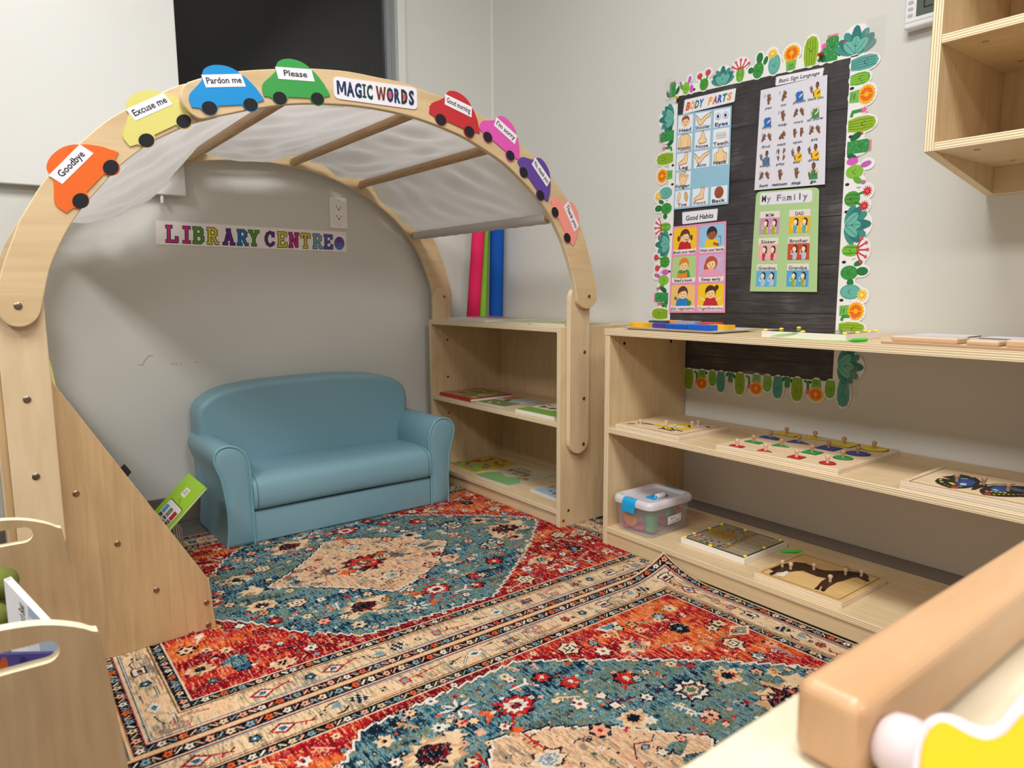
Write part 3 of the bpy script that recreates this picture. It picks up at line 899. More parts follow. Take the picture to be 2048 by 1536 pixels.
# ================================================================ pool noodles in the corner
def noodle(name, col, label, b, tp, r):
    t = MB()
    b, tp = Vector(b), Vector(tp)
    n = (tp - b).normalized()
    L = (tp - b).length
    t.lathe([(r * .32, .0), (r * .97, .0), (r, .004), (r, L - .004), (r * .97, L), (r * .32, L), (r * .32, .0)], b, n, 24)
    nm = bpy.data.materials.get(col[0]) or mat(col[0], col[1], .9, bump=.6, bscale=330, spec=.2)
    o = finish(name, t, [nm], sharp=50)
    tag(o, label, 'pool noodle')
noodle('pool_noodle', ('foam_pink', (226, 44, 96)), 'pink foam pool noodle standing on the bookshelf in the corner', (1.6405, 2.410, .6665), (1.694, 2.425, 1.13), .027)
noodle('pool_noodle', ('foam_green', (140, 200, 60)), 'lime green foam pool noodle between the pink and blue ones', (1.7010, 2.440, .6665), (1.746, 2.470, 1.13), .0235)
noodle('pool_noodle', ('foam_blue', (20, 84, 176)), 'blue foam pool noodle leaning nearest the right wall', (1.7660, 2.420, .6665), (1.792, 2.438, 1.13), .0295)

# ================================================================ books
def flat_book(label, c, sz, rot, z, th, cover, art=None, cat='book', group=None, name='picture_book', paper=(232, 228, 218), tilt=None, N=None):
    """closed book lying flat: centre c=(x,y), size along its own u,v; art drawn in 0..1"""
    U = Vector((math.cos(rot), math.sin(rot), 0)); V = Vector((-math.sin(rot), math.cos(rot), 0)); W = Vector((0, 0, 1))
    o = Vector((c[0], c[1], z)) - U * sz[0] / 2 - V * sz[1] / 2
    if tilt: o, U, V, W = tilt
    t = thing(name, label, cat, o + U * sz[0] / 2 + V * sz[1] / 2, 0, group)
    mp = lambda u, v, n=0: o + U * u + V * v + W * n
    cvt = min(.0016, th * .22)
    mb = MB()
    for n0, n1, u0 in ((0, cvt, 0), (th - cvt, th, 0)):
        mb.prism([(0, 0), (sz[0], 0), (sz[0], sz[1]), (0, sz[1])], mp, n0, n1)
    mb.prism([(0, 0), (cvt, 0), (cvt, sz[1]), (0, sz[1])], mp, cvt, th - cvt)
    mb.m = [0] * len(mb.m)
    pal = [cover]
    if art:
        art.bake(mb, pal, lambda u, v, n=0: mp(u * sz[0], v * sz[1], th + n), .00012)
    finish('cover', mb, [art_mat(cc, .3) for cc in pal], t)
    mb = MB()
    e = .0025
    mb.prism([(cvt, e), (sz[0] - e, e), (sz[0] - e, sz[1] - e), (cvt, sz[1] - e)], mp, cvt, th - cvt); mb.m = [0] * len(mb.m)
    finish('pages', mb, [art_mat(paper, .8)], t)
    return t
def blobs(a, seed, n, cols, x0=.08, x1=.92, y0=.08, y1=.92, r=.08, l=2):
    q = random.Random(seed)
    for _ in range(n):
        s_ = q.uniform(.4, 1.2) * r
        a.ell(q.uniform(x0, x1), q.uniform(y0, y1), s_ * q.uniform(.7, 1.5), s_ * q.uniform(.6, 1.2), q.choice(cols), l + q.randint(0, 1), 9, q.uniform(0, 3))
    return a
R9 = -PI / 2
# bookshelf, middle shelf
a = Art(); a.rect(.06, .07, .94, .93, (168, 146, 92)); a.rect(.10, .12, .9, .6, (120, 140, 70), 2); blobs(a, 1, 16, [(206, 176, 130), (110, 92, 60), (196, 180, 110), (150, 60, 50)], l=3)
flat_book('red-edged hardback book on the middle shelf of the corner bookshelf', (1.585, 2.315), (.20, .235), -.03, .3554, .013, (176, 34, 52), a)
a = Art(); a.rect(0, 0, .45, 1, (120, 140, 72)); a.rect(.45, 0, 1, 1, (176, 196, 206)); a.rect(.6, .6, 1, 1, (196, 140, 90), 2); blobs(a, 2, 12, [(176, 100, 60), (90, 110, 60), (226, 226, 220)], l=2, x1=.6)
flat_book('thin paperback with a pale blue and green cover, middle of the middle bookshelf shelf', (1.590, 2.100), (.185, .165), .05, .3554, .0055, (196, 204, 206), a)
a = Art(); a.rect(0, 0, .35, 1, (120, 170, 70)); blobs(a, 3, 14, [(226, 190, 60), (190, 60, 50), (70, 140, 60), (120, 80, 50)], l=2, x0=.2)
flat_book('white hardback picture book at the near end of the middle bookshelf shelf', (1.583, 1.815), (.20, .21), .0, .3554, .012, (230, 230, 226), a)
# bottom shelf
a = Art(); a.rect(0, 0, 1, 1, (206, 180, 60)); a.rect(0, 0, .35, 1, (140, 170, 70), 2); blobs(a, 4, 14, [(150, 120, 150), (120, 80, 50), (180, 60, 40)], x1=.55, l=3); blobs(a, 5, 14, [(150, 60, 36)], x0=.6, l=3, r=.045)
flat_book('yellow and green picture book at the back end of the bottom bookshelf shelf', (1.630, 2.322), (.21, .185), 0, .063, .006, (196, 176, 70), a)
a = Art(); a.rect(0, 0, 1, 1, (206, 200, 164)); a.rect(0, 0, .25, 1, (130, 176, 116), 2); a.poly([(.25, 0), (.42, .2), (.30, .5), (.40, .8), (.25, 1)], (130, 176, 116), 2)
blobs(a, 6, 9, [(150, 140, 130), (170, 130, 90), (200, 180, 150)], x0=.35, x1=.62, l=3)
a2 = Art()
flat = a
for (tx, yy_, h_) in (('A is for', .62, .10), ('Kindness', .5, .13)):
    vs_, fs_ = text_tris(tx, .004, .15)
    k = h_ / .72
    a.it.append((4, (40, 30, 50), [(.70 + (.13 if tx[0] == 'A' else 0) + (-y * k) * .9, .90 - (x * k * .9) - (.1 if tx[0] == 'A' else .05)) for x, y in vs_], fs_))
flat_book('laminated pale picture book about kindness on the bottom bookshelf shelf', (1.617, 2.100), (.235, .205), .04, .063, .006, (196, 200, 200), a)
a = Art(); a.rect(.04, .04, .96, .96, (160, 186, 206)); blobs(a, 7, 14, [(200, 100, 60), (230, 226, 220), (90, 110, 150), (200, 180, 120)], l=2)
flat_book('pale blue picture book at the near end of the bottom bookshelf shelf', (1.640, 1.815), (.215, .17), -.05, .063, .006, (214, 216, 220), a)
# top of the bookshelf
a = Art(); a.rect(.03, .03, .97, .97, (206, 206, 200)); a.rect(.5, .1, .9, .9, (200, 60, 80), 2)
flat_book('white hardback book with a red panel lying on top of the bookshelf', (1.570, 2.215), (.20, .235), .06, .6645, .013, (214, 210, 204), a)
a = Art(); a.rect(.03, .03, .97, .97, (190, 200, 160))
flat_book('thin pale book near the middle of the bookshelf top', (1.600, 1.965), (.215, .22), -.04, .6645, .005, (220, 218, 206), a)
a = Art(); a.rect(.03, .03, .97, .97, (196, 206, 150)); a.rect(.3, .1, .9, .8, (160, 190, 120), 2)
flat_book('thin green-tinted book at the near end of the bookshelf top', (1.610, 1.770), (.22, .165), .03, .6645, .005, (222, 216, 200), a)

# books in the slanted display
c1, c2 = P(415, 977, 1, 1.955), P(371, 943, 1, 2.14)
dn = (P(335, 1068, 1, 1.955) - c1).normalized()
Vv = Vector((0, 1, 0)); Uu = dn; Wn = Uu.cross(Vv).normalized()
if Wn.z < 0: Wn = -Wn
a = Art()
a.rrect(.33, .06, 1.02, .82, .04, (40, 50, 30), 1); a.rrect(.34, .075, 1.02, .805, .04, (226, 226, 222), 2)
for i, c in enumerate(((70, 150, 206), (120, 130, 110), (170, 40, 40))):
    y0 = .64 - i * .24
    a.rect(.40, y0 - .04, .50, y0 + .12, c, 3); a.rect(.51, y0 - .05, .99, y0 + .13, (70, 60, 60), 3)
    blobs(a, 20 + i, 22, [(206, 170, 50), (150, 40, 40), (60, 90, 60), (200, 190, 170), (110, 60, 110)], .53, .97, y0 - .03, y0 + .11, .03, 4)
a.rect(.13, .36, .235, .60, (226, 224, 214), 2); a.rect(.155, .40, .165, .56, (150, 146, 130), 3); a.rect(.175, .41, .185, .54, (150, 146, 130), 3); a.rect(.195, .40, .205, .56, (150, 146, 130), 3)
a.line([(.30, .50), (.26, .46), (.29, .42), (.31, .36)], .008, (40, 60, 30), 2)
flat_book('lime green picture book sticking out beside the sofa', (0, 0), (.24, .185), 0, 0, .008, (150, 200, 30), a, tilt=(c1, Uu, Vv, Wn), name='display_book')
g = P(262, 945, 1, 2.05)
mb = MB(); mp = lambda u, v, n=0: g + Uu * u + Vv * (v + n) ; mb.prism([(-.002, 0), (.10, -.03), (.10, .03)], lambda u, v, n: g + Uu * u + Wn * (v * .3) + Vector((0, n, 0)), 0, .11); mb.m = [0] * len(mb.m)
tag(finish('display_book', mb, [art_mat((24, 24, 26), .5)]), 'black-cornered book peeking over the display unit above the green book', 'book')
g0, g1 = P(101, 724, 1, 1.90), P(109, 758, 1, 1.90)
a = Art(); a.text('BOOKS', .5, .3, .4, (60, 60, 30), 1, w=.7)
Yu = (g1 - g0).normalized(); Wy = Yu.cross(Vv).normalized()
if Wy.z < 0: Wy = -Wy
flat_book('yellow book standing in the top row of the display unit, behind the arch post', (0, 0), (.17, .22), 0, 0, .006, (222, 206, 40), a, tilt=(g0 - Wy * .006, Yu, Vv, Wy), name='display_book')
# wire book easel whose hoops show beside the display
mb = MB()
for i, px in enumerate((338, 343, 348, 353)):
    y = 1.99 + .04 * i
    p0, p1, p2 = P(px + 3, 1048, 1, y), P(px + 10, 1068, 1, y), P(px + 13, 1090, 1, y)
    mb.tube(sm([(p0.x - .05, y, p0.z + .04), tuple(p0), tuple(p1), tuple(p2), (p2.x - .004, y, .008), (p2.x - .05, y, .008)], 4), .0024, 6)
tag(finish('wire_book_stand', mb, [mat('chrome_wire', (210, 206, 200), .2, 1)]), 'bent wire book stand below the lime green book', 'book stand')

# ================================================================ low book bin at the left front
t = thing('book_bin', 'low plywood book bin with handle slots in its end panels, bottom left', 'book bin', (-.06, 1.17, 0))
c_ = -.035
outl = sm([(c_ - .158, .0064), (c_ - .140, .187), (c_ - .124, .355), (c_ - .112, .382), (c_ - .075, .398), (c_ - .03, .406), (c_ + .03, .406), (c_ + .075, .398), (c_ + .114, .378), (c_ + .124, .355), (c_ + .140, .187), (c_ + .158, .0064)], 4)
def hole_at(zc): return [(c_ + .067 + .0135 * math.cos(math.radians(-90 + 18 * k)), zc + .0135 * math.sin(math.radians(-90 + 18 * k))) for k in range(11)] + [(c_ - .067 + .0135 * math.cos(math.radians(90 + 18 * k)), zc + .0135 * math.sin(math.radians(90 + 18 * k))) for k in range(11)]
BINP = wood_face('bin_ply', (176, 150, 114), (156, 130, 96), .42, 2.5, 36, .5)
for y, zc, kz in ((.945, .3615, .988), (1.39, .3785, 1.01)):
    mb = MB(); mb.plate_hole([(u, v * kz) for u, v in outl], hole_at(zc), lambda u, v, n, y=y: Vector((u, y + n, v)), 0, .018)
    finish('end_panel', mb, [BINP, mat('cream_edge', (244, 230, 196), .5)], t)
for sx in (-1, 1):
    mb = MB(); mb.prism([(c_ + sx * .150, .02), (c_ + sx * .138, .02), (c_ + sx * .124, .195), (c_ + sx * .136, .195)], lambda u, v, n: Vector((u, .963 + n, v)), 0, .427)
    finish('side_panel', mb, [PLY, PLYE], t)
board('base_panel', t, (c_ - .124, c_ + .124, .963, 1.39, .155, .167), 2, 1)
# books and a plush toy in the bin
o = Vector((.004, 1.13, .175)); Vn = Vector((0, .12, 1)).normalized()
fU = Vector((.50, -.86, -.10)).normalized(); fV = Vector((-.02, .05, 1)).normalized(); fV = (fV - fU * fV.dot(fU)).normalized(); fW = fU.cross(fV).normalized()
if fW.y > 0: fW = -fW
sp = P(22, 1153, 1, 1.15)
a = Art(); a.rect(.0, .0, 1, 1, (224, 224, 226)); a.rect(.30, 0, 1, 1, (158, 176, 198), 2); a.ell(.34, .5, .10, .45, (206, 210, 218), 3)
a.poly([(.45, .72), (.80, .86), (.86, .82), (.50, .66)], (230, 226, 220), 4); a.ell(.42, .88, .06, .03, (226, 206, 170), 4); a.rect(.02, .66, .2, .68, (210, 170, 120), 4)
vs_, fs_ = text_tris("Nanny Goat's Boat", .012, .12)
a.it.append((5, (44, 40, 44), [(.25 - y * .11, .70 + x * .034) for x, y in vs_], fs_))
bu, bv = .17, .222
og = sp - fV * bv
Ut = (P(108, 1240, 1, 1.03) - sp).normalized()
fU = Vector((Ut.x * 1.6, -.12, 0)).normalized()
fU = Vector((.62, -.60, 0)).normalized(); fV = Vector((.0, .0, 1)); 
# the book lies open-edge down: spine upright on the left, top edge sloping away to the right
fT = (P(150, 1290, 1, 1.06) - sp).normalized()
fW = fV.cross(fT).normalized()
if fW.dot(CAM - sp) < 0: fW = -fW
flat_book('white and pale blue boat picture book upright in the book bin', (0, 0), (bu, bv), 0, 0, .010, (226, 224, 222), a, tilt=(sp - fV * bv, fT, fV, fW), name='bin_book')
a = Art(); a.rect(0, 0, 1, 1, (84, 80, 150)); blobs(a, 31, 16, [(206, 96, 50), (226, 216, 206), (60, 60, 120)], .3, .95, .6, .99, .06, 2); a.rect(0, 0, .1, 1, (214, 214, 222), 3)
flat_book('purple and orange picture book seen through the near bin handle slot', (0, 0), (.10, .20), 0, 0, .008, (80, 78, 140), a, tilt=(Vector((-.055, .985, .169)), Vector((.95, -.05, -.28)).normalized(), Vector((0, .06, 1)).normalized(), Vector((.03, -1, .06)).normalized()), name='bin_book')
mb = MB()
q = random.Random(5)
for k in range(44):
    c = Vector((-.030 + q.uniform(-.035, .035), 1.21 + q.uniform(-.04, .04), .19 + q.uniform(0, .175)))
    r = q.uniform(.014, .024)
    mb.lathe([(r * math.sin(PI * i / 6), -r * math.cos(PI * i / 6)) for i in range(7)], c, (q.uniform(-1, 1), q.uniform(-1, 1), 1), 9)
tag(finish('plush_toy', mb, [mat('moss_plush', (104, 112, 44), .95, bump=.8, bscale=160)]), 'moss green fluffy plush toy behind the books in the bin', 'plush toy')
a = Art(); a.rect(0, 0, 1, 1, (196, 198, 214))
flat_book('pale lilac book low in the bin beside the plush toy', (0, 0), (.05, .14), 0, 0, .01, (206, 206, 222), a, tilt=(Vector((-.045, 1.10, .168)), Vector((.9, -.4, 0)).normalized(), Vector((-.15, 0, 1)).normalized(), Vector((-.4, -.9, 0)).normalized()), name='bin_book')

# ================================================================ table and roller toy in the foreground
t = thing('side_table', 'pale plywood table corner close to the camera, bottom right', 'table', (.7, -.06, 0))
board('table_top', t, (.12, 1.25, -.38, .2425, .482, .500), 2, 0, (wood_face('table_birch', (218, 208, 184), (210, 196, 170)), PLYLE), .004)
for (x, y) in ((.15, -.35), (1.19, -.35), (.15, .18), (1.19, .18)):
    board('leg', t, (x, x + .035, y, y + .035, .0062, .482), 0, 2, (PLYL, PLYL), .003)
board('apron', t, (.185, 1.19, .19, .208, .41, .482), 1, 0, (PLYL, PLYLE))
BEECH = wood_face('beech_block', (200, 162, 124), (184, 142, 102), .35, 2, 14, .5)
t = thing('wooden_roller_frame', 'rounded beech block frame with a short dowel lying on the table', 'wooden frame', (.6, .19, .5))
mb = MB(); mb.box(.370, 1.02, .166, .2085, .5005, .551); mb.m = [0] * len(mb.m)
finish('rail', mb, [BEECH], t, bevel=.010, segs=5)
c0 = P(1752, 1462, 2, .524); c1 = P(1800, 1492, 2, .524); ca = (c1 - c0).normalized()
mb = MB(); mb.lathe([(.0085, -.012), (.0085, .02)], c0, ca, 18)
finish('peg', mb, [mat('peg_pinkish', (214, 160, 140), .4)], t, sharp=50)
mb = MB(); mb.lathe([(.0, .0), (.012, .0), (.0165, .004), (.0185, .011), (.0185, .032), (.018, .040), (0, .040)], P(1768, 1472, 2, .524), ca, 24)
finish('end_cap', mb, [mat('cap_white', (208, 194, 196), .4)], t, sharp=50)
yp = [(1846, 1600), (1840, 1520), (1850, 1468), (1878, 1440), (1905, 1447), (1940, 1466), (1975, 1476), (2010, 1462), (2045, 1424), (2110, 1385), (2200, 1370), (2260, 1620)]
wpx = [(1826, 1620), (1824, 1510), (1838, 1452), (1872, 1424), (1912, 1428), (1950, 1446), (1978, 1450), (2000, 1436), (2030, 1398), (2090, 1345), (2180, 1318), (2300, 1330), (2330, 1640)]
def zlift(p, z): return P(p[0], p[1], 2, z)
cut = thing('yellow_cutout', 'yellow felt shape with a white border lying on the table, bottom right corner', 'felt cutout', (.47, .12, .5))
for nm, pts, z0, z1, c in (('border', wpx, .535, .541, (204, 196, 202)), ('felt_top', yp, .5412, .547, (216, 168, 0))):
    top = [zlift(p, z1) for p in sm([tuple(map(float, p)) for p in pts], 3)]
    mb = MB(); mb.prism([(p.x, p.y) for p in top], lambda u, v, n: Vector((u, v, n)), z0, z1); mb.m = [0] * len(mb.m)
    finish(nm, mb, [mat('felt_' + nm, c, .85)], cut, bevel=.002)
mb = MB(); mb.lathe([(.02, 0), (.02, .0345)], (.49, .09, .5003), (0, 0, 1), 20)
finish('spool', mb, [mat('cap_white')], cut, sharp=50)

# ================================================================ bulletin board on the right wall
def WM(s, z, n=0): return Vector((XR - n, -s, z))
bd = bpy.data.materials.new('black_wood_paper'); bd.use_nodes = True
nt = bd.node_tree; b = nt.nodes['Principled BSDF']; b.inputs['Roughness'].default_value = .55
tc = nt.nodes.new('ShaderNodeTexCoord')
mpn = nt.nodes.new('ShaderNodeMapping'); mpn.inputs['Scale'].default_value = (1, 6, 110)
n1 = nt.nodes.new('ShaderNodeTexNoise'); n1.inputs['Scale'].default_value = 1.5; n1.inputs['Detail'].default_value = 6; n1.inputs['Roughness'].default_value = .7
nt.links.new(tc.outputs['Object'], mpn.inputs[0]); nt.links.new(mpn.outputs[0], n1.inputs['Vector'])
n2 = nt.nodes.new('ShaderNodeTexNoise'); n2.inputs['Scale'].default_value = 9; n2.inputs['Detail'].default_value = 3
nt.links.new(tc.outputs['Object'], n2.inputs['Vector'])
mxx = nt.nodes.new('ShaderNodeMix'); mxx.data_type = 'FLOAT'; mxx.inputs[0].default_value = .45
nt.links.new(n1.outputs['Fac'], mxx.inputs[2]); nt.links.new(n2.outputs['Fac'], mxx.inputs[3])
r = ramp(nt, mxx.outputs[0], [(.36, (38, 35, 36)), (.54, (64, 61, 62)), (.70, (106, 102, 102))])
nt.links.new(r.outputs[0], b.inputs['Base Color'])
t = thing('bulletin_board', 'black wood-grain paper bulletin board with plank lines on the right wall', 'bulletin board', (XR, 1.25, .52))
bq = [WM(-1.545, .515), WM(-.952, .53), WM(-.962, 1.378), WM(-1.528, 1.40)]
mp = quad_map(bq, (-1, 0, 0))
mb = MB(); mb.prism([(0, 0), (1, 0), (1, 1), (0, 1)], mp, .0004, .0012); mb.m = [0] * len(mb.m)
finish('backing_paper', mb, [bd], t)
a = Art()
for v in (.055, .215, .37, .52, .665, .84): a.line([(0, v), (1, v + .002)], .0022, (22, 20, 21), 1)
art_obj('plank_line', a, mp, t, base=.0013)

GD, GM, GL, LM, TE, TD = (28, 104, 58), (56, 148, 66), (120, 190, 90), (148, 186, 40), (92, 170, 158), (48, 122, 118)
WH, OR, OY, RD, PKK, PUR, YL, INK = (240, 240, 240), (232, 110, 20), (250, 182, 20), (206, 44, 62), (236, 106, 160), (196, 96, 190), (250, 206, 70), (24, 60, 40)
def cactus(a, kind, x, y, sc, rot, sx=1):
    a.at(x, y, sc, rot, sx * 1.12)
    E, Pp, Ln = a.ell, a.poly, a.line
    def face(cx, cy, k=1):
        for d in (-.07, .07): E(cx + d * k, cy + .03 * k, .016 * k, .016 * k, INK, 5, 6)
        Ln([(cx - .045 * k, cy - .03 * k), (cx, cy - .06 * k), (cx + .045 * k, cy - .03 * k)], .016 * k, INK, 5)
    def under(pts):
        for (cx, cy, rx, ry) in pts: E(cx, cy, rx + .075, ry + .075, WH, 0, 18)
    if kind in ('barrel', 'teal', 'stripe'):
        c, d, wd, hh = {'barrel': (LM, (96, 136, 24), .24, 1.0), 'teal': (TE, TD, .22, .98), 'stripe': ((96, 176, 50), (190, 220, 90), .19, .72)}[kind]
        under([(0, hh * .5, wd, hh * .5)])
        Pp([(-wd * .75, 0), (wd * .75, 0), (wd, hh * .35), (wd * .98, hh * .7), (wd * .65, hh * .93), (0, hh), (-wd * .65, hh * .93), (-wd * .98, hh * .7), (-wd, hh * .35)], c, 2)
        for q in (-.6, -.2, .2, .6): Ln([(wd * q * .7, .02), (wd * q, hh * .4), (wd * q * .85, hh * .88)], .018, d, 3)
        face(0, hh * .55, 1.1)
        if kind == 'barrel':
            under([(.42, .42, .08, .2)])
            Ln([(.30, .1), (.42, .15), (.43, .45)], .11, GM, 2); a.star(.43, .56, .14, .06, 8, PKK, 4)
    elif kind == 'orange':
        under([(0, .62, .30, .30), (0, .25, .18, .25)])
        Pp([(-.17, 0), (.17, 0), (.2, .36), (-.2, .36)], GL, 2); Ln([(-.1, .15), (.1, .2)], .02, GD, 3); Ln([(-.1, .05), (.12, .1)], .02, GD, 3)
        a.star(0, .62, .32, .27, 16, OY, 3); a.star(0, .62, .25, .20, 14, OR, 4, sx=.95); a.star(0, .62, .10, .07, 9, OY, 5); Ln([(0, .33), (0, .9)], .03, OY, 5)
        face(0, .20, .8)
    elif kind == 'succ':
        under([(0, .48, .36, .40)])
        for i, an in enumerate((-1.15, -.8, -.45, 0, .45, .8, 1.15)):
            L = .84 - .18 * abs(an)
            E(math.sin(an) * L * .5, .08 + math.cos(an) * L * .5, .15, L * .5, TD if i % 2 else (66, 146, 138), 2 + i % 2, 12, -an)
        for an in (-.7, 0, .7): E(math.sin(an) * .24, .08 + math.cos(an) * .24, .14, .27, (110, 186, 172), 4, 12, -an)
        for an in (-.7, 0, .7): Ln([(0, .05), (math.sin(an) * .48, .08 + math.cos(an) * .48)], .014, TD, 5)
        face(0, .34)
    elif kind == 'pads':
        under([(0, .3, .24, .3), (.05, .75, .14, .24), (-.33, .35, .13, .14), (.30, .6, .1, .18)])
        E(0, .30, .24, .33, GM, 2); E(.04, .78, .14, .22, (40, 120, 60), 2); E(-.32, .36, .12, .13, (40, 120, 60), 2); E(.30, .62, .09, .17, (40, 120, 60), 2, rot=-.3)
        for k in range(9): E(.17 * math.sin(k * 2.2), .3 + .2 * math.cos(k * 1.7), .012, .012, (190, 226, 160), 4, 5)
        face(0, .3)
    elif kind == 'tent':
        under([(0, .32, .22, .3), (0, .75, .34, .24)])
        E(0, .32, .20, .34, (120, 190, 60), 2); Ln([(-.09, .05), (-.11, .3), (-.08, .6)], .02, GD, 3); Ln([(.09, .05), (.11, .3), (.08, .6)], .02, GD, 3)
        for an in (-1.2, -.6, 0, .6, 1.2):
            p1 = (math.sin(an) * .30, .55 + math.cos(an) * .26); p2 = (math.sin(an) * .40, .58 + math.cos(an) * .36)
            Ln([(math.sin(an) * .1, .55), p1, p2], .05, RD, 3); a.star(p2[0], p2[1], .085, .04, 6, (226, 70, 100), 4)
        face(0, .33)
    elif kind == 'redf':
        under([(0, .3, .26, .3), (-.24, .72, .2, .2), (.2, .8, .2, .2)])
        E(0, .28, .25, .3, (84, 158, 56), 2); Ln([(-.12, .4), (-.24, .68)], .08, GM, 2); Ln([(.1, .4), (.2, .75)], .08, GM, 2)
        for q in (-.12, 0, .12): Ln([(q, .03), (q * 1.2, .3), (q, .52)], .018, GD, 3)
        a.star(-.26, .74, .2, .1, 12, RD, 4); a.star(.2, .82, .2, .1, 12, RD, 4); E(-.26, .74, .05, .05, (240, 90, 80), 5); E(.2, .82, .05, .05, (240, 90, 80), 5)
        face(0, .26)
    elif kind == 'purp':
        under([(0, .32, .24, .3), (-.3, .5, .13, .16), (.2, .78, .12, .18), (.34, .2, .12, .2)])
        E(0, .32, .22, .33, (134, 192, 64), 2); E(-.28, .45, .1, .18, (104, 172, 60), 2, rot=.5); E(.20, .72, .09, .2, PUR, 3, rot=-.2); E(.34, .22, .12, .22, (212, 96, 190), 3); E(-.36, .66, .07, .08, (170, 110, 180), 3)
        face(0, .32)
    elif kind == 'polka':
        under([(0, .4, .22, .4), (.33, .3, .12, .26), (-.3, .2, .12, .2)])
        Pp([(-.2, 0), (.2, 0), (.21, .72), (.12, .82), (-.12, .82), (-.21, .72)], (52, 146, 74), 2); E(.33, .3, .11, .22, GD, 2, rot=-.4); E(-.3, .2, .1, .2, GD, 2, rot=.4)
        for k in range(10): E(.15 * math.sin(k * 2.4), .12 + .068 * k, .014, .014, (214, 240, 200), 4, 5)
        for k in range(5): a.star(-.14 + .07 * k, .84, .055, .025, 5, (240, 130, 160), 4)
        a.star(.4, .52, .06, .03, 6, RD, 4); a.star(-.32, .42, .06, .03, 6, PKK, 4)
        face(0, .5)
    elif kind == 'sun':
        under([(0, .4, .24, .4), (-.12, .82, .2, .2)])
        E(0, .38, .25, .40, TE, 2); E(0, .38, .20, .34, (104, 182, 170), 3)
        a.star(-.1, .82, .22, .13, 11, YL, 4); E(-.1, .82, .10, .10, (240, 160, 50), 5); E(-.1, .82, .07, .07, (255, 232, 120), 6)
        face(0, .36)
    a.at(0, 0)
HT = .071
def border(label, glyphs, where, base_rect, dots):
    t = thing('cactus_border', label, 'border trim', where, 0, 'smiling cactus border strips round the bulletin board')
    a = Art()
    a.poly(base_rect, WH, 0)
    for g in glyphs: cactus(a, *g)
    for (s_, z_) in dots: a.ell(s_, z_, .006, .004, (56, 30, 30), 1, 8)
    art_obj('printed_strip', a, WM, t, rough=.45, base=.0018, dz=.0002)
top_y = lambda s_: 1.40 - (s_ + 1.528) / .566 * .022
gl = []
for kd, px, py, k in (('polka', 1346, 175, .78), ('purp', 1373, 168, .80), ('redf', 1409, 158, .84), ('succ', 1446, 150, .88), ('tent', 1481, 142, .92), ('pads', 1517, 133, .95), ('sun', 1549, 125, .96), ('orange', 1583, 118, 1.0), ('barrel', 1622, 105, 1.06), ('polka', 1664, 95, 1.06), ('succ', 1712, 85, 1.12)):
    s_ = -P(px, py, 0, XR).y
    gl.append((kd, s_, top_y(s_) - .008, HT * k, -.03))
border('top strip of smiling cactus border above the black bulletin board', gl, (XR, 1.25, 1.39), [(-1.55, 1.392), (-.93, 1.366), (-.93, 1.395), (-1.55, 1.42)], [(-1.46, 1.398), (-1.30, 1.392), (-1.18, 1.388), (-1.05, 1.383)])
def right_x(z): return -.957 + (1.378 - z) / .85 * .008
gl = []
zz = [('teal', 1.347), ('stripe', 1.310), ('orange', 1.268), ('barrel', 1.205), ('polka', 1.142), ('purp', 1.080), ('redf', 1.012), ('succ', .945), ('tent', .88), ('pads', .822), ('sun', .772), ('orange', .722), ('barrel', .682), ('succ', .575)]
for kd, z_ in zz: gl.append((kd, right_x(z_) - .006, z_ if kd != 'barrel' else z_ - .008, HT * (1.0 if kd != 'succ' else 1.12), -PI / 2, -1))
border('right-hand strip of smiling cactus border beside the black bulletin board', gl, (XR, .94, .53), [(-.965, .53), (-.93, .53), (-.93, 1.37), (-.965, 1.37)], [(-.957, 1.29), (-.953, 1.17), (-.955, 1.05), (-.953, .98), (-.952, .85), (-.953, .75)])
gl = []
zz = [('succ', 1.33), ('polka', 1.275), ('barrel', 1.205), ('orange', 1.152), ('sun', 1.095), ('pads', 1.045), ('tent', .985), ('succ', .93), ('redf', .872), ('purp', .812), ('polka', .755), ('barrel', .70), ('orange', .64), ('sun', .59)]
for kd, z_ in zz: gl.append((kd, -1.533 - (1.4 - z_) * .014, z_, HT * .98, PI / 2, 1))
border('left-hand strip of smiling cactus border beside the black bulletin board', gl, (XR, 1.56, .53), [(-1.56, .53), (-1.535, .53), (-1.522, 1.37), (-1.55, 1.37)], [(-1.536, 1.18), (-1.536, 1.12), (-1.538, .96), (-1.54, .84)])
gl = []
for kd, px, k in (('polka', 1352, .6), ('barrel', 1378, 1), ('orange', 1404, 1), ('stripe', 1425, 1), ('teal', 1442, 1), ('polka', 1461, .55), ('barrel', 1480, 1), ('orange', 1513, 1), ('stripe', 1535, 1), ('teal', 1556, 1), ('polka', 1575, .55), ('barrel', 1595, 1), ('orange', 1633, 1), ('stripe', 1661, 1), ('teal', 1688, 1.05)):
    s_ = -P(px, 775, 0, XR).y
    gl.append((kd, s_, .521 + (s_ + 1.545) * .02, HT * .95 * k, PI, -1))
border('bottom strip of upside-down cactus border seen below the long shelf top', gl, (XR, 1.2, .46), [(-1.51, .505), (-.93, .505), (-.93, .53), (-1.51, .525)], [(-1.44, .516), (-1.38, .516), (-1.26, .517), (-1.2, .518), (-1.08, .52), (-1.03, .522)])
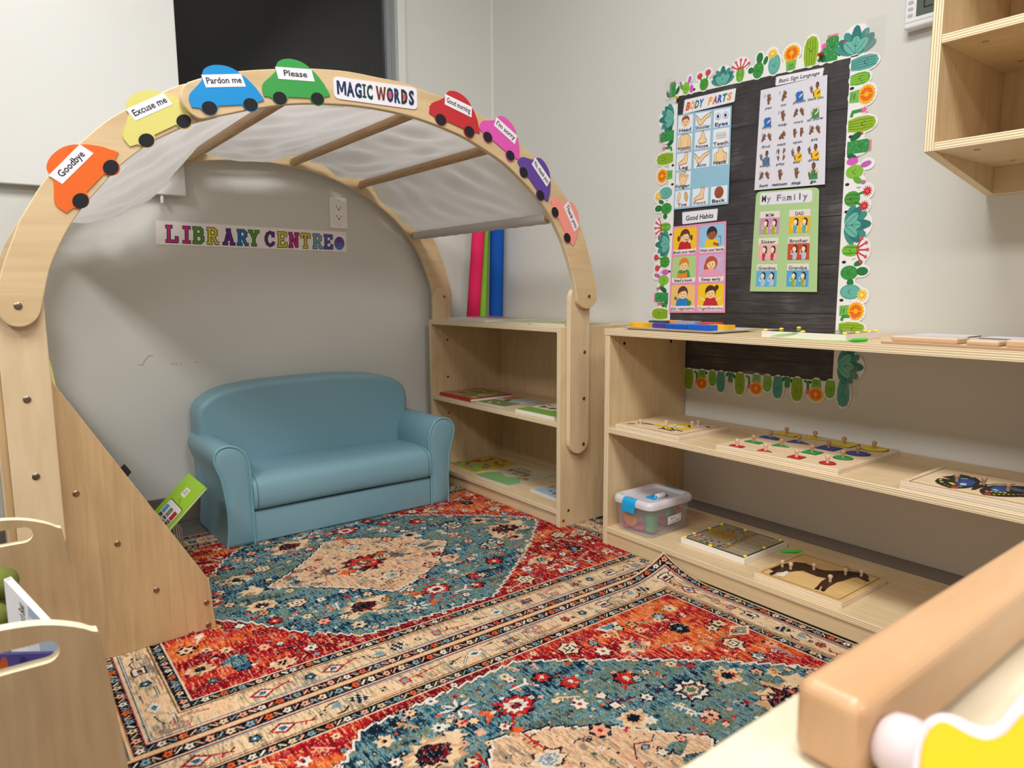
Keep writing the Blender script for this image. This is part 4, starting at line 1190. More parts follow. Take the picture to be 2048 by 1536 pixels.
# clear tape patches and smudge
tape = mat('clear_tape', (225, 225, 225), .12, alpha=.07)
for i, (s0, s1, z0, z1, lb) in enumerate(((-1.245, -1.16, .505, .535, 'clear tape patch on the bottom edge of the bulletin board'), (-.925, -.895, .50, .575, 'crumpled clear tape beside the lower right end of the cactus border'), (-1.575, -1.545, 1.385, 1.455, 'clear tape at the top left corner of the cactus border'), (-.93, -.88, 1.36, 1.45, 'clear tape at the top right corner of the cactus border'))):
    mb = MB(); mb.prism([(s0, z0), (s1, z0 - .004), (s1, z1), (s0, z1 + .003)], WM, .0038, .0041); mb.m = [0] * len(mb.m)
    tag(finish('tape_patch', mb, [tape]), lb, 'tape')
mb = MB(); mb.lathe([(.0045, 0), (.0035, .004), (.0025, .006), (.0045, .010), (.004, .012), (0, .012)], WM(-1.520, 1.386, .0055), (-1, 0, 0), 12)
tag(finish('push_pin', mb, [mat('pin_yellow', (222, 196, 40), .3)], sharp=40), 'yellow push pin at the top left corner of the bulletin board', 'push pin')
mb = MB(); mb.lathe([(.0045, 0), (.0035, .004), (.0025, .006), (.0045, .010), (.004, .012), (0, .012)], WM(-1.043, 1.392, .006), (-1, 0, 0), 12)
tag(finish('push_pin', mb, [mat('pin_red', (190, 30, 30), .3)], sharp=40), 'red push pin in the top strip of the cactus border', 'push pin')

# ---------------------------------------------------------------- posters
def yz(q, n=.0015): return [Vector((XR - n, y, z)) for y, z in q]
def poster(name, label, quad, art, back, n=.004, th=.0006, cat='poster', rough=.28, outline=None):
    """quad: TL, TR, BR, BL as (y, z) on the wall"""
    TL, TR, BR, BL = quad
    q = yz([BL, BR, TR, TL], n)
    mp = quad_map(q, (-1, 0, 0))
    t = thing(name, label, cat, (XR, (TL[0] + BR[0]) / 2, min(BR[1], BL[1])))
    mb = MB(); mb.prism(outline or [(0, 0), (1, 0), (1, 1), (0, 1)], mp, -th, 0); mb.m = [0] * len(mb.m)
    finish('sheet', mb, [art_mat(back, rough)], t)
    art_obj('print', art, mp, t, rough=rough, dz=.00016)
    return t
def scallop(n, m, d):
    p = []
    for k in range(n): p += [((k) / n, 0), ((k + .5) / n, -d)]
    for k in range(m): p += [(1, k / m), (1 + d * .3, (k + .5) / m)]
    for k in range(n): p += [(1 - k / n, 1), (1 - (k + .5) / n, 1 + d)]
    for k in range(m): p += [(0, 1 - k / m), (-d * .3, 1 - (k + .5) / m)]
    return p
SK, SKO, BRN = (246, 212, 160), (130, 96, 66), (132, 86, 62)
a = Art()
for i, ch in enumerate('BODY PARTS'):
    c = [(212, 84, 60), (240, 170, 60), (20, 130, 130), (28, 100, 176), 0, (240, 170, 60), (196, 74, 64), (28, 96, 190), (20, 130, 110), (236, 160, 50)][i]
    if ch == ' ': continue
    a.text(ch, .085 + i * .092 + (-.01 if i > 4 else 0), .22, .56, c, 1, w=.088, off=.05, shear=.12)
poster('body_parts_title', 'scalloped white title strip reading BODY PARTS', [(1.492, 1.373), (1.306, 1.367), (1.310, 1.331), (1.498, 1.332)], a, (238, 236, 244), cat='title strip', outline=scallop(24, 6, .05))
a = Art()
def cellrect(i, j):  # column i, row j of a 3x5 grid
    x0 = .02 + i * .335; y1 = .985 - j * .197
    return x0, y1 - .178, x0 + .285, y1
names = [['Head', 'Shoulder', 'Eyes'], ['Tummy', 'Nose', 'Teeth'], ['Leg', 'Arm', 'Neck'], ['Finger', None, None], ['Toe', 'Foot', 'Back']]
inks = {'Head': (50, 60, 90), 'Shoulder': (60, 80, 96), 'Eyes': (34, 40, 100), 'Tummy': (130, 60, 70), 'Nose': (130, 60, 70), 'Teeth': (130, 50, 60), 'Leg': (120, 50, 60), 'Arm': (40, 70, 110), 'Neck': (40, 60, 90), 'Finger': (40, 60, 100), 'Toe': (140, 50, 70), 'Foot': (170, 120, 80), 'Back': (40, 40, 44)}
def outp(pts, c=SK, o=SKO, w=.006, l=3):
    a.poly(pts, c, l); a.line(pts, w, o, l + 1, True)
for j in range(5):
    for i in range(3):
        nm = names[j][i]
        if not nm: continue
        x0, y0, x1, y1 = cellrect(i, j)
        a.rect(x0, y0, x1, y1, (234, 240, 250), 1)
        cx, cy, S = (x0 + x1) / 2, y0 + .108, .115
        F_ = lambda pts: [(cx + u * S * 1.15, cy + v * S * .8) for u, v in pts]
        if nm == 'Head':
            a.ell(cx, cy, .075, .055, SK, 3, 18); a.ell(cx - .075, cy - .005, .015, .015, SK, 3); a.ell(cx + .075, cy - .005, .015, .015, SK, 3)
            a.poly([(cx - .078, cy + .005), (cx - .07, cy + .045), (cx - .02, cy + .066), (cx + .04, cy + .064), (cx + .078, cy + .03), (cx + .07, cy + .005), (cx + .03, cy + .032), (cx - .03, cy + .026)], (168, 76, 50), 4)
            for d in (-.03, .03): a.ell(cx + d, cy, .009, .008, (40, 40, 40), 5, 8)
            a.line([(cx - .025, cy - .024), (cx, cy - .034), (cx + .025, cy - .022)], .005, (170, 50, 40), 5)
        elif nm in ('Shoulder', 'Arm'): outp(F_([(-1, .55), (-.75, .3), (-.35, -.1), (.2, .3), (.7, .5), (1.05, .65), (.95, .2), (.5, .05), (-.2, -.65), (-.55, -.6), (-.95, .1)]))
        elif nm == 'Eyes':
            for d in (-.065, .065): a.ell(cx + d, cy, .05, .035, (60, 90, 140), 3, 18); a.ell(cx + d, cy, .045, .031, (240, 244, 250), 4, 18); a.ell(cx + d, cy, .024, .02, (60, 96, 160), 5); a.ell(cx + d, cy, .012, .010, (20, 26, 50), 6)
        elif nm == 'Tummy': outp(F_([(-.9, -.8), (-.85, .3), (-.5, .75), (.4, .75), (.85, .3), (.95, -.7)])); a.line(F_([(-.5, .2), (-.55, -.8)]), .005, SKO, 5); a.line(F_([(.5, .2), (.5, -.8)]), .005, SKO, 5)
        elif nm == 'Nose': outp(F_([(-.1, .8), (.15, .8), (.3, .1), (.6, -.25), (.5, -.5), (0, -.6), (-.5, -.5), (-.55, -.2), (-.25, .1)]))
        elif nm == 'Teeth':
            for k in range(7):
                for r_ in (0, 1): a.ell(cx - .078 + k * .026, cy + .014 - r_ * .03, .013, .017, (70, 70, 70), 3, 10); a.ell(cx - .078 + k * .026, cy + .014 - r_ * .03, .010, .014, (246, 246, 246), 4, 10)
        elif nm in ('Leg', 'Foot'): outp(F_([(.1, .8), (.55, .8), (.5, .1), (.45, -.45), (-.1, -.5), (-.7, -.6), (-.85, -.35), (-.4, -.1), (.05, .15)]))
        elif nm == 'Neck': outp(F_([(-.85, -.8), (-.8, .1), (-.3, .35), (-.2, .8), (.25, .8), (.3, .35), (.85, .05), (.85, -.8)])); a.line(F_([(-.5, -.1), (-.5, -.8)]), .005, SKO, 5); a.line(F_([(.5, -.1), (.5, -.8)]), .005, SKO, 5)
        elif nm == 'Finger': outp(F_([(-.35, -.8), (-.5, -.1), (-.6, .6), (-.4, .65), (-.25, .15), (-.2, .85), (0, .85), (.05, .2), (.2, .8), (.38, .75), (.3, .1), (.6, .4), (.75, .25), (.45, -.3), (.25, -.8)]))
        elif nm == 'Toe':
            for d in (-.07, .07): a.ell(cx + d, cy, .033, .055, SKO, 3, 14, -.3 * (1 if d < 0 else -1)); a.ell(cx + d, cy, .028, .050, SK if d < 0 else (226, 176, 104), 4, 14, -.3 * (1 if d < 0 else -1))
        elif nm == 'Back': a.ell(cx, cy + .005, .08, .062, (120, 60, 40), 3, 18); a.ell(cx, cy + .008, .075, .055, (158, 84, 56), 4, 18); a.line([(cx, cy + .04), (cx - .01, cy - .05)], .005, (110, 56, 36), 5)
        a.text(nm, cx, y0 + .010, .036, inks[nm], 7, w=min(.27, .052 * len(nm) + .02), off=.016)
poster('body_parts_poster', 'light blue laminated poster of labelled body part cards', [(1.518, 1.332), (1.316, 1.320), (1.316, 1.036), (1.525, 1.038)], a, (150, 196, 220), n=.006)
# sign language
a = Art(); a.text('Basic Sign Language', .5, .22, .50, (40, 38, 56), 1, w=.88, off=.016, shear=.15)
poster('sign_language_title', 'scalloped white title strip reading Basic Sign Language', [(1.173, 1.368), (1.036, 1.359), (1.039, 1.340), (1.174, 1.346)], a, (240, 238, 246), cat='title strip', outline=scallop(26, 4, .09))
a = Art()
words = [['yes', 'no', 'please', 'thank you'], ['sorry', 'help', 'more', 'all done'], ['find', 'wait', 'open', 'sit'], ['sleep', 'play', 'eat', 'drink'], ['hurt', 'restroom', 'stop', 'go']]
BS, BL2, YS, GN, LS2 = (128, 84, 60), (40, 110, 196), (242, 196, 30), (64, 140, 88), (240, 206, 176)
def hand(cx, cy, s, rot=0, c=BS, l=2, spread=.5):
    a.at(cx, cy, s, rot)
    a.ell(0, 0, .32, .36, c, l, 12)
    for k, (x, L) in enumerate(((-.22, .5), (-.07, .62), (.09, .6), (.23, .48))):
        a.ell(x * (1 + spread), .30 + L * .3, .085, L * .42, c, l + 1, 10, -x * spread * 1.6)
    a.ell(.36, .02, .10, .26, c, l + 1, 10, -.8); a.rect(-.2, -.6, .2, -.2, c, l)
    a.at(0, 0)
def bust(cx, cy, s, shirt, skin, hair=None):
    a.at(cx, cy, s)
    a.poly([(-.55, -.7), (-.5, .0), (-.25, .15), (.25, .15), (.5, .0), (.55, -.7)], shirt, 2)
    a.rect(-.10, .1, .10, .32, skin, 2)
    if hair: a.ell(0, .52, .26, .30, hair, 2); a.ell(-.03, .46, .22, .26, skin, 3)
    a.ell(-.55, -.3, .10, .35, skin, 3, 10, .3); a.ell(.2, -.25, .30, .09, skin, 4, 10, .5)
    a.at(0, 0)
for j in range(5):
    for i in range(4):
        cx, cy = .14 + i * .235, .895 - j * .190
        wd = words[j][i]; s = .080
        if wd in ('please', 'sorry'): bust(cx, cy - .005, .11, BL2, LS2)
        elif wd in ('all done', 'go'): bust(cx, cy - .005, .105, GN, BS if wd == 'go' else LS2, (60, 40, 36) if wd == 'go' else None); hand(cx - .04, cy, .035, .2, LS2, 4); hand(cx + .04, cy, .035, -.2, LS2, 4)
        elif wd in ('eat', 'drink', 'thank you', 'sleep'): bust(cx + .02, cy - .015, .095, YS if wd != 'sleep' else (70, 120, 176), BS, (44, 32, 32)); hand(cx - .065, cy, .05, .2)
        elif wd in ('more', 'open', 'hurt', 'sit', 'find'): hand(cx - .048, cy, .066, -.6 if wd != 'open' else .1, BS, 2, .1); hand(cx + .048, cy, .066, .6 if wd != 'open' else -.1, BS, 2, .1)
        elif wd in ('play',):
            for dx in (-.04, .04):
                for dy in (-.03, .035): hand(cx + dx, cy + dy, .042, .3 * (1 if dx < 0 else -1))
        else: hand(cx, cy - .005, s, {'no': -.5, 'yes': 0, 'help': .2, 'wait': -1.0}.get(wd, .1), BS, 2, .2)
        if wd in ('yes', 'no', 'help', 'find', 'sit', 'drink', 'eat', 'play', 'hurt'): a.line([(cx - .07, cy + .02), (cx - .06, cy + .05)], .006, (40, 44, 60), 6)
        hw = wd in ('hurt', 'restroom', 'stop', 'go')
        a.text(wd, cx, cy - .098 - (.012 if hw else 0), .026 if not hw else .030, (60, 56, 66) if not hw else (30, 28, 34), 6, w=min(.22, .025 * len(wd) + .03), off=.006 if not hw else .018, shear=.2)
poster('sign_language_poster', 'white laminated poster of basic sign language hand drawings', [(1.219, 1.342), (1.022, 1.338), (1.013, 1.057), (1.227, 1.066)], a, (224, 224, 236), n=.008)
# my family
a = Art(); 
lv = [(56, 56, 60), (150, 150, 156), 0, (128, 128, 134), (176, 176, 182), (66, 66, 72), (110, 110, 118), (84, 84, 92), (120, 120, 126)]
a.rrect(.07, .865, .90, .985, .03, (232, 230, 240), 1)
for i, ch in enumerate('My Family'):
    if ch != ' ': a.text(ch, .14 + i * .082, .895, .062, lv[i], 2, w=.07 if ch not in 'il' else .02, off=.03)
fam = [('MOM', (206, 150, 190), (160, 180, 40)), ('DAD', (244, 184, 30), (70, 176, 200)), ('Sister', (232, 180, 176), (196, 50, 80)), ('Brother', (196, 80, 50), (170, 200, 232)), ('Grandma', (96, 180, 226), (170, 196, 232)), ('Grandpa', (80, 170, 220), (150, 180, 40))]
for k, (nm, bg, sh_) in enumerate(fam):
    i, j = k % 2, k // 2
    x0 = .09 + i * .47; x1 = x0 + .32; y1 = .80 - j * .262
    a.rect(x0, y1 - .075, x1, y1, (232, 224, 218), 1)
    a.text(nm, (x0 + x1) / 2, y1 - .056, .034, (50, 46, 50), 3, w=.036 * len(nm) + .02, off=.014)
    a.rect(x0, y1 - .225, x1, y1 - .065, bg, 2)
    for d in (.10, .235):
        cx, cy = x0 + d, y1 - .14
        a.ell(cx + .012, cy + .028, .038, .034, (70, 40, 40), 3, 12); a.ell(cx + .03, cy + .006, .016, .024, (70, 40, 40), 3, 10)
        a.ell(cx, cy + .020, .028, .026, (246, 224, 196), 4, 12)
        a.rect(cx - .006, cy - .012, cx + .010, cy + .002, (246, 224, 196), 4)
        a.poly([(cx - .028, cy - .015), (cx + .03, cy - .010), (cx + .034, cy - .045), (cx + .026, cy - .083), (cx - .022, cy - .083)], sh_, 5)
        a.line([(cx + .034, cy - .02), (cx + .036, cy - .05), (cx + .02, cy - .07)], .010, (246, 224, 196), 6)
        a.line([(cx - .028, cy - .025), (cx - .048, cy - .03), (cx - .045, cy + .01)], .009, (246, 224, 196), 6)
        a.line([(cx - .014, cy + .008), (cx - .006, cy + .004)], .004, (170, 60, 60), 6)
    for q_ in range(6): a.line([(x0 + .03 + q_ * .045, y1 - .234), (x0 + .052 + q_ * .045, y1 - .240)], .004, (238, 226, 226), 2)
rp = []
for cx, cy, a0 in ((.92, .96, 0), (.08, .96, 90)):
    for k in range(5):
        an = math.radians(a0 + 22.5 * k); rp.append((cx + .08 * math.cos(an), cy + .04 * math.sin(an)))
poster('family_poster', 'light green laminated poster titled My Family with six small cards', [(1.221, 1.061), (1.029, 1.052), (1.020, .772), (1.229, .774)], a, (176, 210, 150), n=.007, outline=rp + [(0, 0), (1, 0)])
# good habits
a = Art(); a.text('Good Habits', .5, .25, .45, (34, 30, 36), 1, w=.80, off=.02, shear=.1)
poster('good_habits_title', 'scalloped white title strip reading Good Habits', [(1.490, 1.026), (1.356, 1.025), (1.358, .992), (1.488, .990)], a, (236, 236, 246), cat='title strip', outline=scallop(18, 6, .06))
a = Art()
hb = [('Brush your teeth', (244, 200, 40), (110, 56, 44), (196, 40, 56), SK), ('Wash your hands', (150, 200, 232), (50, 44, 44), (244, 200, 40), (156, 96, 62)), ('Read a book', (176, 214, 140), (232, 130, 50), (70, 150, 90), SK), ('Sleep early', (206, 176, 220), (190, 84, 56), (236, 160, 190), SK), ('Eat vegetable', (244, 196, 120), (100, 60, 56), (40, 130, 214), SK), ('Yoga/Exercise', (244, 204, 30), (80, 44, 40), (196, 44, 54), SK)]
for k, (nm, bg, hair, sh_, skn) in enumerate(hb):
    i, j = k % 2, k // 2
    x0 = .03 + i * .50; x1 = x0 + .44; y1 = .975 - j * .325; y0 = y1 - .30
    a.rrect(x0, y0, x1, y1, .03, (238, 232, 234), 1)
    a.rrect(x0, y0 + .055, x1, y1, .03, bg, 2)
    cx, cy = (x0 + x1) / 2, y1 - .105
    a.poly([(cx - .13, y0 + .056), (cx - .10, cy - .06), (cx - .04, cy - .045), (cx + .04, cy - .045), (cx + .10, cy - .06), (cx + .13, y0 + .056)], sh_, 3)
    if nm.startswith('Sleep'): a.poly([(cx - .2, y0 + .056), (cx - .12, cy - .06), (cx + .02, cy - .05), (cx + .19, cy - .1), (cx + .21, y0 + .056)], sh_, 6); a.ell(cx + .0, cy + .01, .11, .078, hair, 3, 16); a.ell(cx - .07, cy - .04, .06, .07, hair, 3); a.ell(cx + .14, cy + .05, .022, .024, (250, 226, 120), 3); a.ell(cx + .13, cy + .055, .02, .022, bg, 4)
    else: a.ell(cx, cy + .018, .095, .072, hair, 3, 16)
    a.ell(cx, cy - .004, .078, .055, skn, 4, 16)
    a.poly([(cx - .082, cy + .0), (cx - .08, cy + .05), (cx, cy + .082), (cx + .08, cy + .05), (cx + .082, cy + .0), (cx + .05, cy + .035), (cx - .02, cy + .028)], hair, 5)
    if nm[0] in 'B': a.ell(cx - .12, cy - .015, .028, .034, hair, 3); a.ell(cx + .12, cy - .015, .028, .034, hair, 3); a.line([(cx + .01, cy - .03), (cx + .08, cy - .035)], .010, (90, 110, 190), 6); a.ell(cx + .09, cy - .05, .03, .022, skn, 6)
    if nm[0] == 'Y': a.ell(cx + .10, cy + .06, .04, .03, hair, 3, 10, .4); a.line([(cx - .1, cy - .075), (cx - .18, cy - .05)], .026, skn, 4); a.line([(cx + .1, cy - .075), (cx + .18, cy - .05)], .026, skn, 4)
    if nm[0] == 'R': a.poly([(cx - .12, y0 + .062), (cx - .12, y0 + .12), (cx - .03, y0 + .10), (cx + .07, y0 + .12), (cx + .07, y0 + .062), (cx - .03, y0 + .05)], (240, 140, 40), 7)
    if nm[0] == 'E': a.ell(cx + .12, cy - .105, .045, .03, (60, 140, 60), 7); a.ell(cx - .13, cy - .05, .025, .02, (50, 130, 60), 7)
    if nm[0] == 'W': a.line([(cx + .04, cy - .10), (cx + .12, cy - .12)], .03, skn, 7); a.line([(cx + .16, cy - .11), (cx + .16, cy - .03), (cx + .12, cy - .03)], .008, (80, 90, 110), 7)
    for d in (-.03, .03): a.ell(cx + d, cy - .003, .007, .007, (40, 34, 34), 6, 8)
    a.line([(cx - .02, cy - .030), (cx, cy - .036), (cx + .02, cy - .030)], .005, (170, 50, 50), 6)
    a.text(nm, (x0 + x1) / 2, y0 + .012, .030, (50, 44, 54), 5, w=.42 if len(nm) > 12 else .34, off=.02 if j < 2 else .004, shear=0 if j < 2 else .25)
poster('good_habits_poster', 'pink laminated poster of six children doing good habits', [(1.526, .984), (1.321, .986), (1.314, .709), (1.534, .704)], a, (232, 150, 190), n=.006)

# ================================================================ toys on the long shelf
def knob(parent, c, s=1.0, m=None, name='knob'):
    mb = MB(); mb.lathe([(.0036 * s, 0), (.0034 * s, .006 * s), (.0050 * s, .010 * s), (.0058 * s, .013 * s), (.0050 * s, .0165 * s), (.0, .0180 * s)], c, (0, 0, 1), 12)
    return finish(name, mb, [m or KNOB], parent, sharp=50)
ZM, ZB, ZT = .3712, .0632, .6672
def pz_board(name, label, b, z, th, mats=(PLYL, PLYLE), inset=True, cat='puzzle'):
    t = thing(name, label, cat, ((b[0] + b[1]) / 2, (b[2] + b[3]) / 2, z))
    if inset:
        board('base_sheet', t, (b[0], b[1], b[2], b[3], z, z + .004), 2, 1, mats, .0006)
        board('board', t, (b[0], b[1], b[2], b[3], z + .0045, z + th), 2, 1, mats, .0008)
    else: board('board', t, (b[0], b[1], b[2], b[3], z, z + th), 2, 1, mats, .0008)
    return t
def pxpoly(a, pts, ox, oy, sc, z, c, l):
    q = [P(ox + x / sc, oy + y / sc, 2, z) for x, y in pts]
    a.poly([(p.x, p.y) for p in q], c, l)
def pxline(a, pts, ox, oy, sc, z, w, c, l):
    q = [P(ox + x / sc, oy + y / sc, 2, z) for x, y in pts]
    a.line([(p.x, p.y) for p in q], w, c, l)
FLAT = lambda z: (lambda u, v, n=0: Vector((u, v, z + n)))
def frame_line(a, b, ins, w=.0015, c=(96, 74, 50)):
    a.line([(b[0] + ins, b[2] + ins), (b[1] - ins, b[2] + ins), (b[1] - ins, b[3] - ins), (b[0] + ins, b[3] - ins)], w, c, 1, True)
# bird puzzle
b = (1.484, 1.704, 1.198, 1.434)
t = pz_board('bird_puzzle', 'plywood knob puzzle of a yellow bird at the left end of the middle shelf', b, ZM, .0145)
z = ZM + .0148
a = Art(); frame_line(a, b, .014)
S8 = 8.192
pxpoly(a, [(700, 238), (800, 222), (1000, 215), (1150, 222), (1300, 240), (1420, 275), (1400, 300), (1250, 322), (1100, 328), (960, 318), (850, 285)], 1220, 820, S8, z, (226, 188, 30), 1)
pxpoly(a, [(760, 232), (860, 224), (1000, 240), (1120, 250), (1230, 272), (1250, 290), (1150, 298), (1020, 285), (900, 255)], 1220, 820, S8, z, (206, 210, 206), 2)
pxpoly(a, [(1290, 235), (1400, 228), (1500, 238), (1580, 262), (1520, 285), (1420, 288), (1330, 268)], 1220, 820, S8, z, (214, 206, 200), 2)
pxpoly(a, [(1560, 268), (1610, 272), (1660, 290), (1590, 288)], 1220, 820, S8, z, (60, 48, 40), 3)
pxline(a, [(460, 207), (560, 214), (700, 240)], 1220, 820, S8, z, .007, (40, 34, 30), 3)
pxline(a, [(300, 228), (400, 226)], 1220, 820, S8, z, .008, (44, 36, 30), 3)
pxline(a, [(460, 232), (640, 240)], 1220, 820, S8, z, .003, (150, 150, 150), 3)
for L in ([(800, 305), (900, 312), (1010, 345)], [(860, 285), (900, 318)], [(990, 320), (1080, 330), (1180, 350)], [(1010, 300), (1050, 340)], [(1290, 255), (1310, 290)]):
    pxline(a, L, 1220, 820, S8, z, .005, (36, 30, 26), 3)
art_obj('bird_picture', a, FLAT(z), t, rough=.45)
for (x, y) in ((1281, 848.7), (1332.3, 851), (1331.7, 857), (1349.4, 858.5), (1384.2, 852.4), (1396.4, 850.5)): knob(t, P(x, y, 2, z), .9)
# shape puzzle with sixteen liftable pieces
b = (1.487, 1.787, .757, 1.080)
t = pz_board('shape_puzzle', 'plywood shape puzzle board with four rows of holes on the middle shelf', b, ZM, .0125)
z = ZM + .0128
kb = {'red': [(1474, 892.5), (1531, 902), (1593, 914.5), (1655, 926.5)], 'green': [(1507, 884.5), (1563, 892), (1624, 905), (1686, 916)], 'blue': [(1541, 876), (1598, 885), (1657, 896.5), (1716, 907.5)], 'yellow': [(1573, 869), (1630, 877), (1688, 889), (1748, 898)]}
cols = {'red': (200, 30, 44), 'green': (30, 150, 76), 'blue': (40, 70, 160), 'yellow': (226, 204, 40)}
sz = {'red': .017, 'green': .0205, 'blue': .0255, 'yellow': .030}
holes = Art()
for cn, pts in kb.items():
    for i, (px, py) in enumerate(pts):
        c = P(px, py, 2, z); h = sz[cn]
        if i == 0: pl = [(-h * .55, -h), (h * .55, -h), (h * .55, h), (-h * .55, h)]
        elif i == 1: pl = [(-h * .8, h * .8), (-h * .8, -h * .3), (h * .2, -h), (h * .9, h * .9)]; pl = [(-h * .75, h * .9), (h * .75, h * .9), (-h * .1, -h * 1.1)]
        elif i == 2: pl = [(-h * .9, -h * .9), (h * .9, -h * .9), (h * .9, h * .9), (-h * .9, h * .9)]
        else: pl = [(h * math.cos(2 * PI * k / 26), h * math.sin(2 * PI * k / 26)) for k in range(26)]
        wd = ('rectangle', 'triangle', 'square', 'circle')[i]
        holes.poly([(c.x + x * 1.10, c.y + y * 1.10) for x, y in pl], (50, 40, 30), 1)
        pt = thing('puzzle_piece', '%s wooden %s piece with a knob in the shape puzzle' % (cn, wd), 'puzzle piece', (c.x, c.y, z), 0, 'knobbed pieces of the shape puzzle')
        mb = MB(); mb.prism([(c.x + x, c.y + y) for x, y in pl], lambda u, v, n: Vector((u, v, n)), z + .0005, z + .0016); mb.m = [0] * len(mb.m)
        finish('shape', mb, [art_mat(cols[cn], .4)], pt)
        knob(pt, (c.x, c.y, z + .0016), 1.05, mat('knob_brown', (176, 136, 100), .5) if cn != 'red' else KNOB)
art_obj('cut_hole', holes, FLAT(z - .0002), t)
# butterfly puzzle
b = (1.480, 1.680, .395, .624)
t = pz_board('butterfly_puzzle', 'plywood knob puzzle of a blue and black butterfly at the right of the middle shelf', b, ZM, .0165)
z = ZM + .0168
a = Art(); frame_line(a, b, .013)
SB = 8.258
K_, BLU = (28, 26, 26), (36, 70, 130)
def bf(pts, c, l): pxpoly(a, pts, 1800, 920, SB, z, c, l)
bf([(575, 345), (620, 305), (720, 305), (860, 325), (760, 295), (695, 275), (850, 262), (920, 238), (1010, 240), (1130, 262), (1250, 310), (1320, 370), (1310, 405), (1210, 450), (1080, 468), (950, 472), (820, 465), (700, 425), (610, 385)], K_, 1)
bf([(900, 370), (960, 320), (1080, 300), (1200, 330), (1250, 380), (1180, 430), (1040, 440), (950, 415)], BLU, 2)
bf([(980, 395), (1040, 385), (1110, 400), (1080, 425), (1000, 420)], (170, 200, 226), 3)
bf([(830, 440), (900, 435), (980, 460), (960, 470), (850, 465)], (190, 60, 50), 2)
for p in ([(640, 325), (700, 322), (690, 340), (645, 340)], [(650, 355), (720, 360), (710, 380), (660, 372)], [(790, 375), (860, 375), (930, 415), (870, 418)], [(700, 400), (750, 403), (740, 412)], [(760, 425), (820, 430), (800, 436)], [(930, 430), (1030, 445), (1000, 452)], [(900, 265), (960, 255), (1000, 290), (940, 285)]): bf(p, (190, 196, 80), 3)
bf([(1000, 300), (1120, 310), (1130, 325), (1010, 320)], (120, 150, 170), 3)
bf([(1230, 425), (1330, 405), (1440, 400), (1440, 440), (1330, 462), (1240, 495), (1170, 490)], K_, 1)
bf([(1310, 490), (1400, 445), (1530, 420), (1760, 420), (2000, 430), (2300, 470), (2500, 540), (2400, 600), (2200, 640), (2000, 610), (1850, 612), (1640, 605), (1480, 588), (1370, 575), (1320, 530)], K_, 1)
bf([(1480, 480), (1560, 440), (1700, 430), (1760, 470), (1740, 545), (1640, 535), (1540, 515)], BLU, 2)
bf([(1790, 450), (1900, 460), (2040, 500), (2300, 540), (2100, 540), (1850, 510)], (60, 84, 110), 2)
bf([(1370, 560), (1440, 530), (1510, 560), (1500, 585), (1410, 580)], (150, 60, 50), 2)
for p in ([(1500, 490), (1580, 485), (1640, 515), (1560, 512)],): bf(p, (150, 186, 210), 3)
for x in range(1400, 1760, 75): bf([(x, 512 + (x - 1400) * .09), (x + 55, 518 + (x - 1400) * .09), (x + 60, 530 + (x - 1400) * .09), (x + 10, 524 + (x - 1400) * .09)], (220, 214, 90), 3)
for x in range(1530, 2500, 80): bf([(x, 566 + (x - 1530) * .02), (x + 40, 570 + (x - 1530) * .02), (x + 50, 582), (x + 10, 580)], (214, 206, 90), 3)
pxline(a, [(1230, 290), (1300, 340), (1390, 400)], 1800, 920, SB, z, .004, K_, 2); pxline(a, [(1430, 415), (1600, 398), (1900, 405)], 1800, 920, SB, z, .003, K_, 2)
art_obj('butterfly_picture', a, FLAT(z), t, rough=.4)
for (x, y) in ((935, 350), (1385, 410), (1785, 510), (2330, 560)): knob(t, P(1800 + x / SB, 920 + y / SB, 2, z), .95, mat('knob_brown'))
# horse puzzle
b = (1.496, 1.713, .736, .960)
t = pz_board('horse_puzzle', 'plywood knob puzzle of a brown horse on the bottom shelf', b, ZB, .0145, (wood_face('golden_ply', (226, 190, 130), (204, 164, 104), .4), PLYLE), inset=False)
z = ZB + .0148
a = Art(); frame_line(a, b, .012, .0014, (70, 50, 30))
SH = 2.926
def hp(pts, c, l): pxpoly(a, pts, 1180, 920, SH, z, c, l)
hp([(1118, 622), (1150, 605), (1200, 597), (1262, 604), (1330, 635), (1372, 646), (1450, 650), (1510, 655), (1590, 664), (1612, 666), (1632, 680), (1628, 694), (1636, 710), (1618, 713), (1588, 698), (1565, 686), (1530, 690), (1490, 705), (1445, 716), (1410, 736), (1395, 745), (1372, 768), (1348, 764), (1360, 742), (1352, 738), (1338, 758), (1312, 756), (1330, 738), (1352, 712), (1384, 692), (1330, 682), (1285, 664), (1245, 648), (1205, 650), (1165, 656), (1135, 674), (1108, 684), (1104, 678), (1128, 656), (1098, 656), (1072, 672), (1050, 668), (1085, 640)], (62, 36, 24), 1)
hp([(1050, 640), (1118, 612), (1160, 604), (1120, 632), (1090, 645), (1075, 650)], (30, 24, 22), 2)
hp([(1425, 648), (1510, 650), (1590, 660), (1606, 670), (1500, 678), (1440, 658)], (34, 26, 22), 2)
hp([(1085, 672), (1150, 650), (1165, 656), (1135, 684), (1100, 680)], (226, 220, 210), 2)
hp([(1048, 664), (1062, 660), (1075, 668), (1060, 675)], (24, 20, 20), 2); hp([(1312, 752), (1328, 746), (1345, 752), (1335, 762)], (24, 20, 20), 2); hp([(1348, 760), (1362, 754), (1376, 762), (1366, 772)], (24, 20, 20), 2)
art_obj('horse_picture', a, FLAT(z), t, rough=.4)
for (x, y) in ((1125, 625), (1174, 638), (1310, 642), (1405, 712), (1495, 672), (1588, 680)): knob(t, P(1180 + x / SH, 920 + y / SH, 2, z), 1.0)
knob(t, P(1180 + 1500 / SH, 920 + 652 / SH, 2, z), .8, mat('knob_brown'))
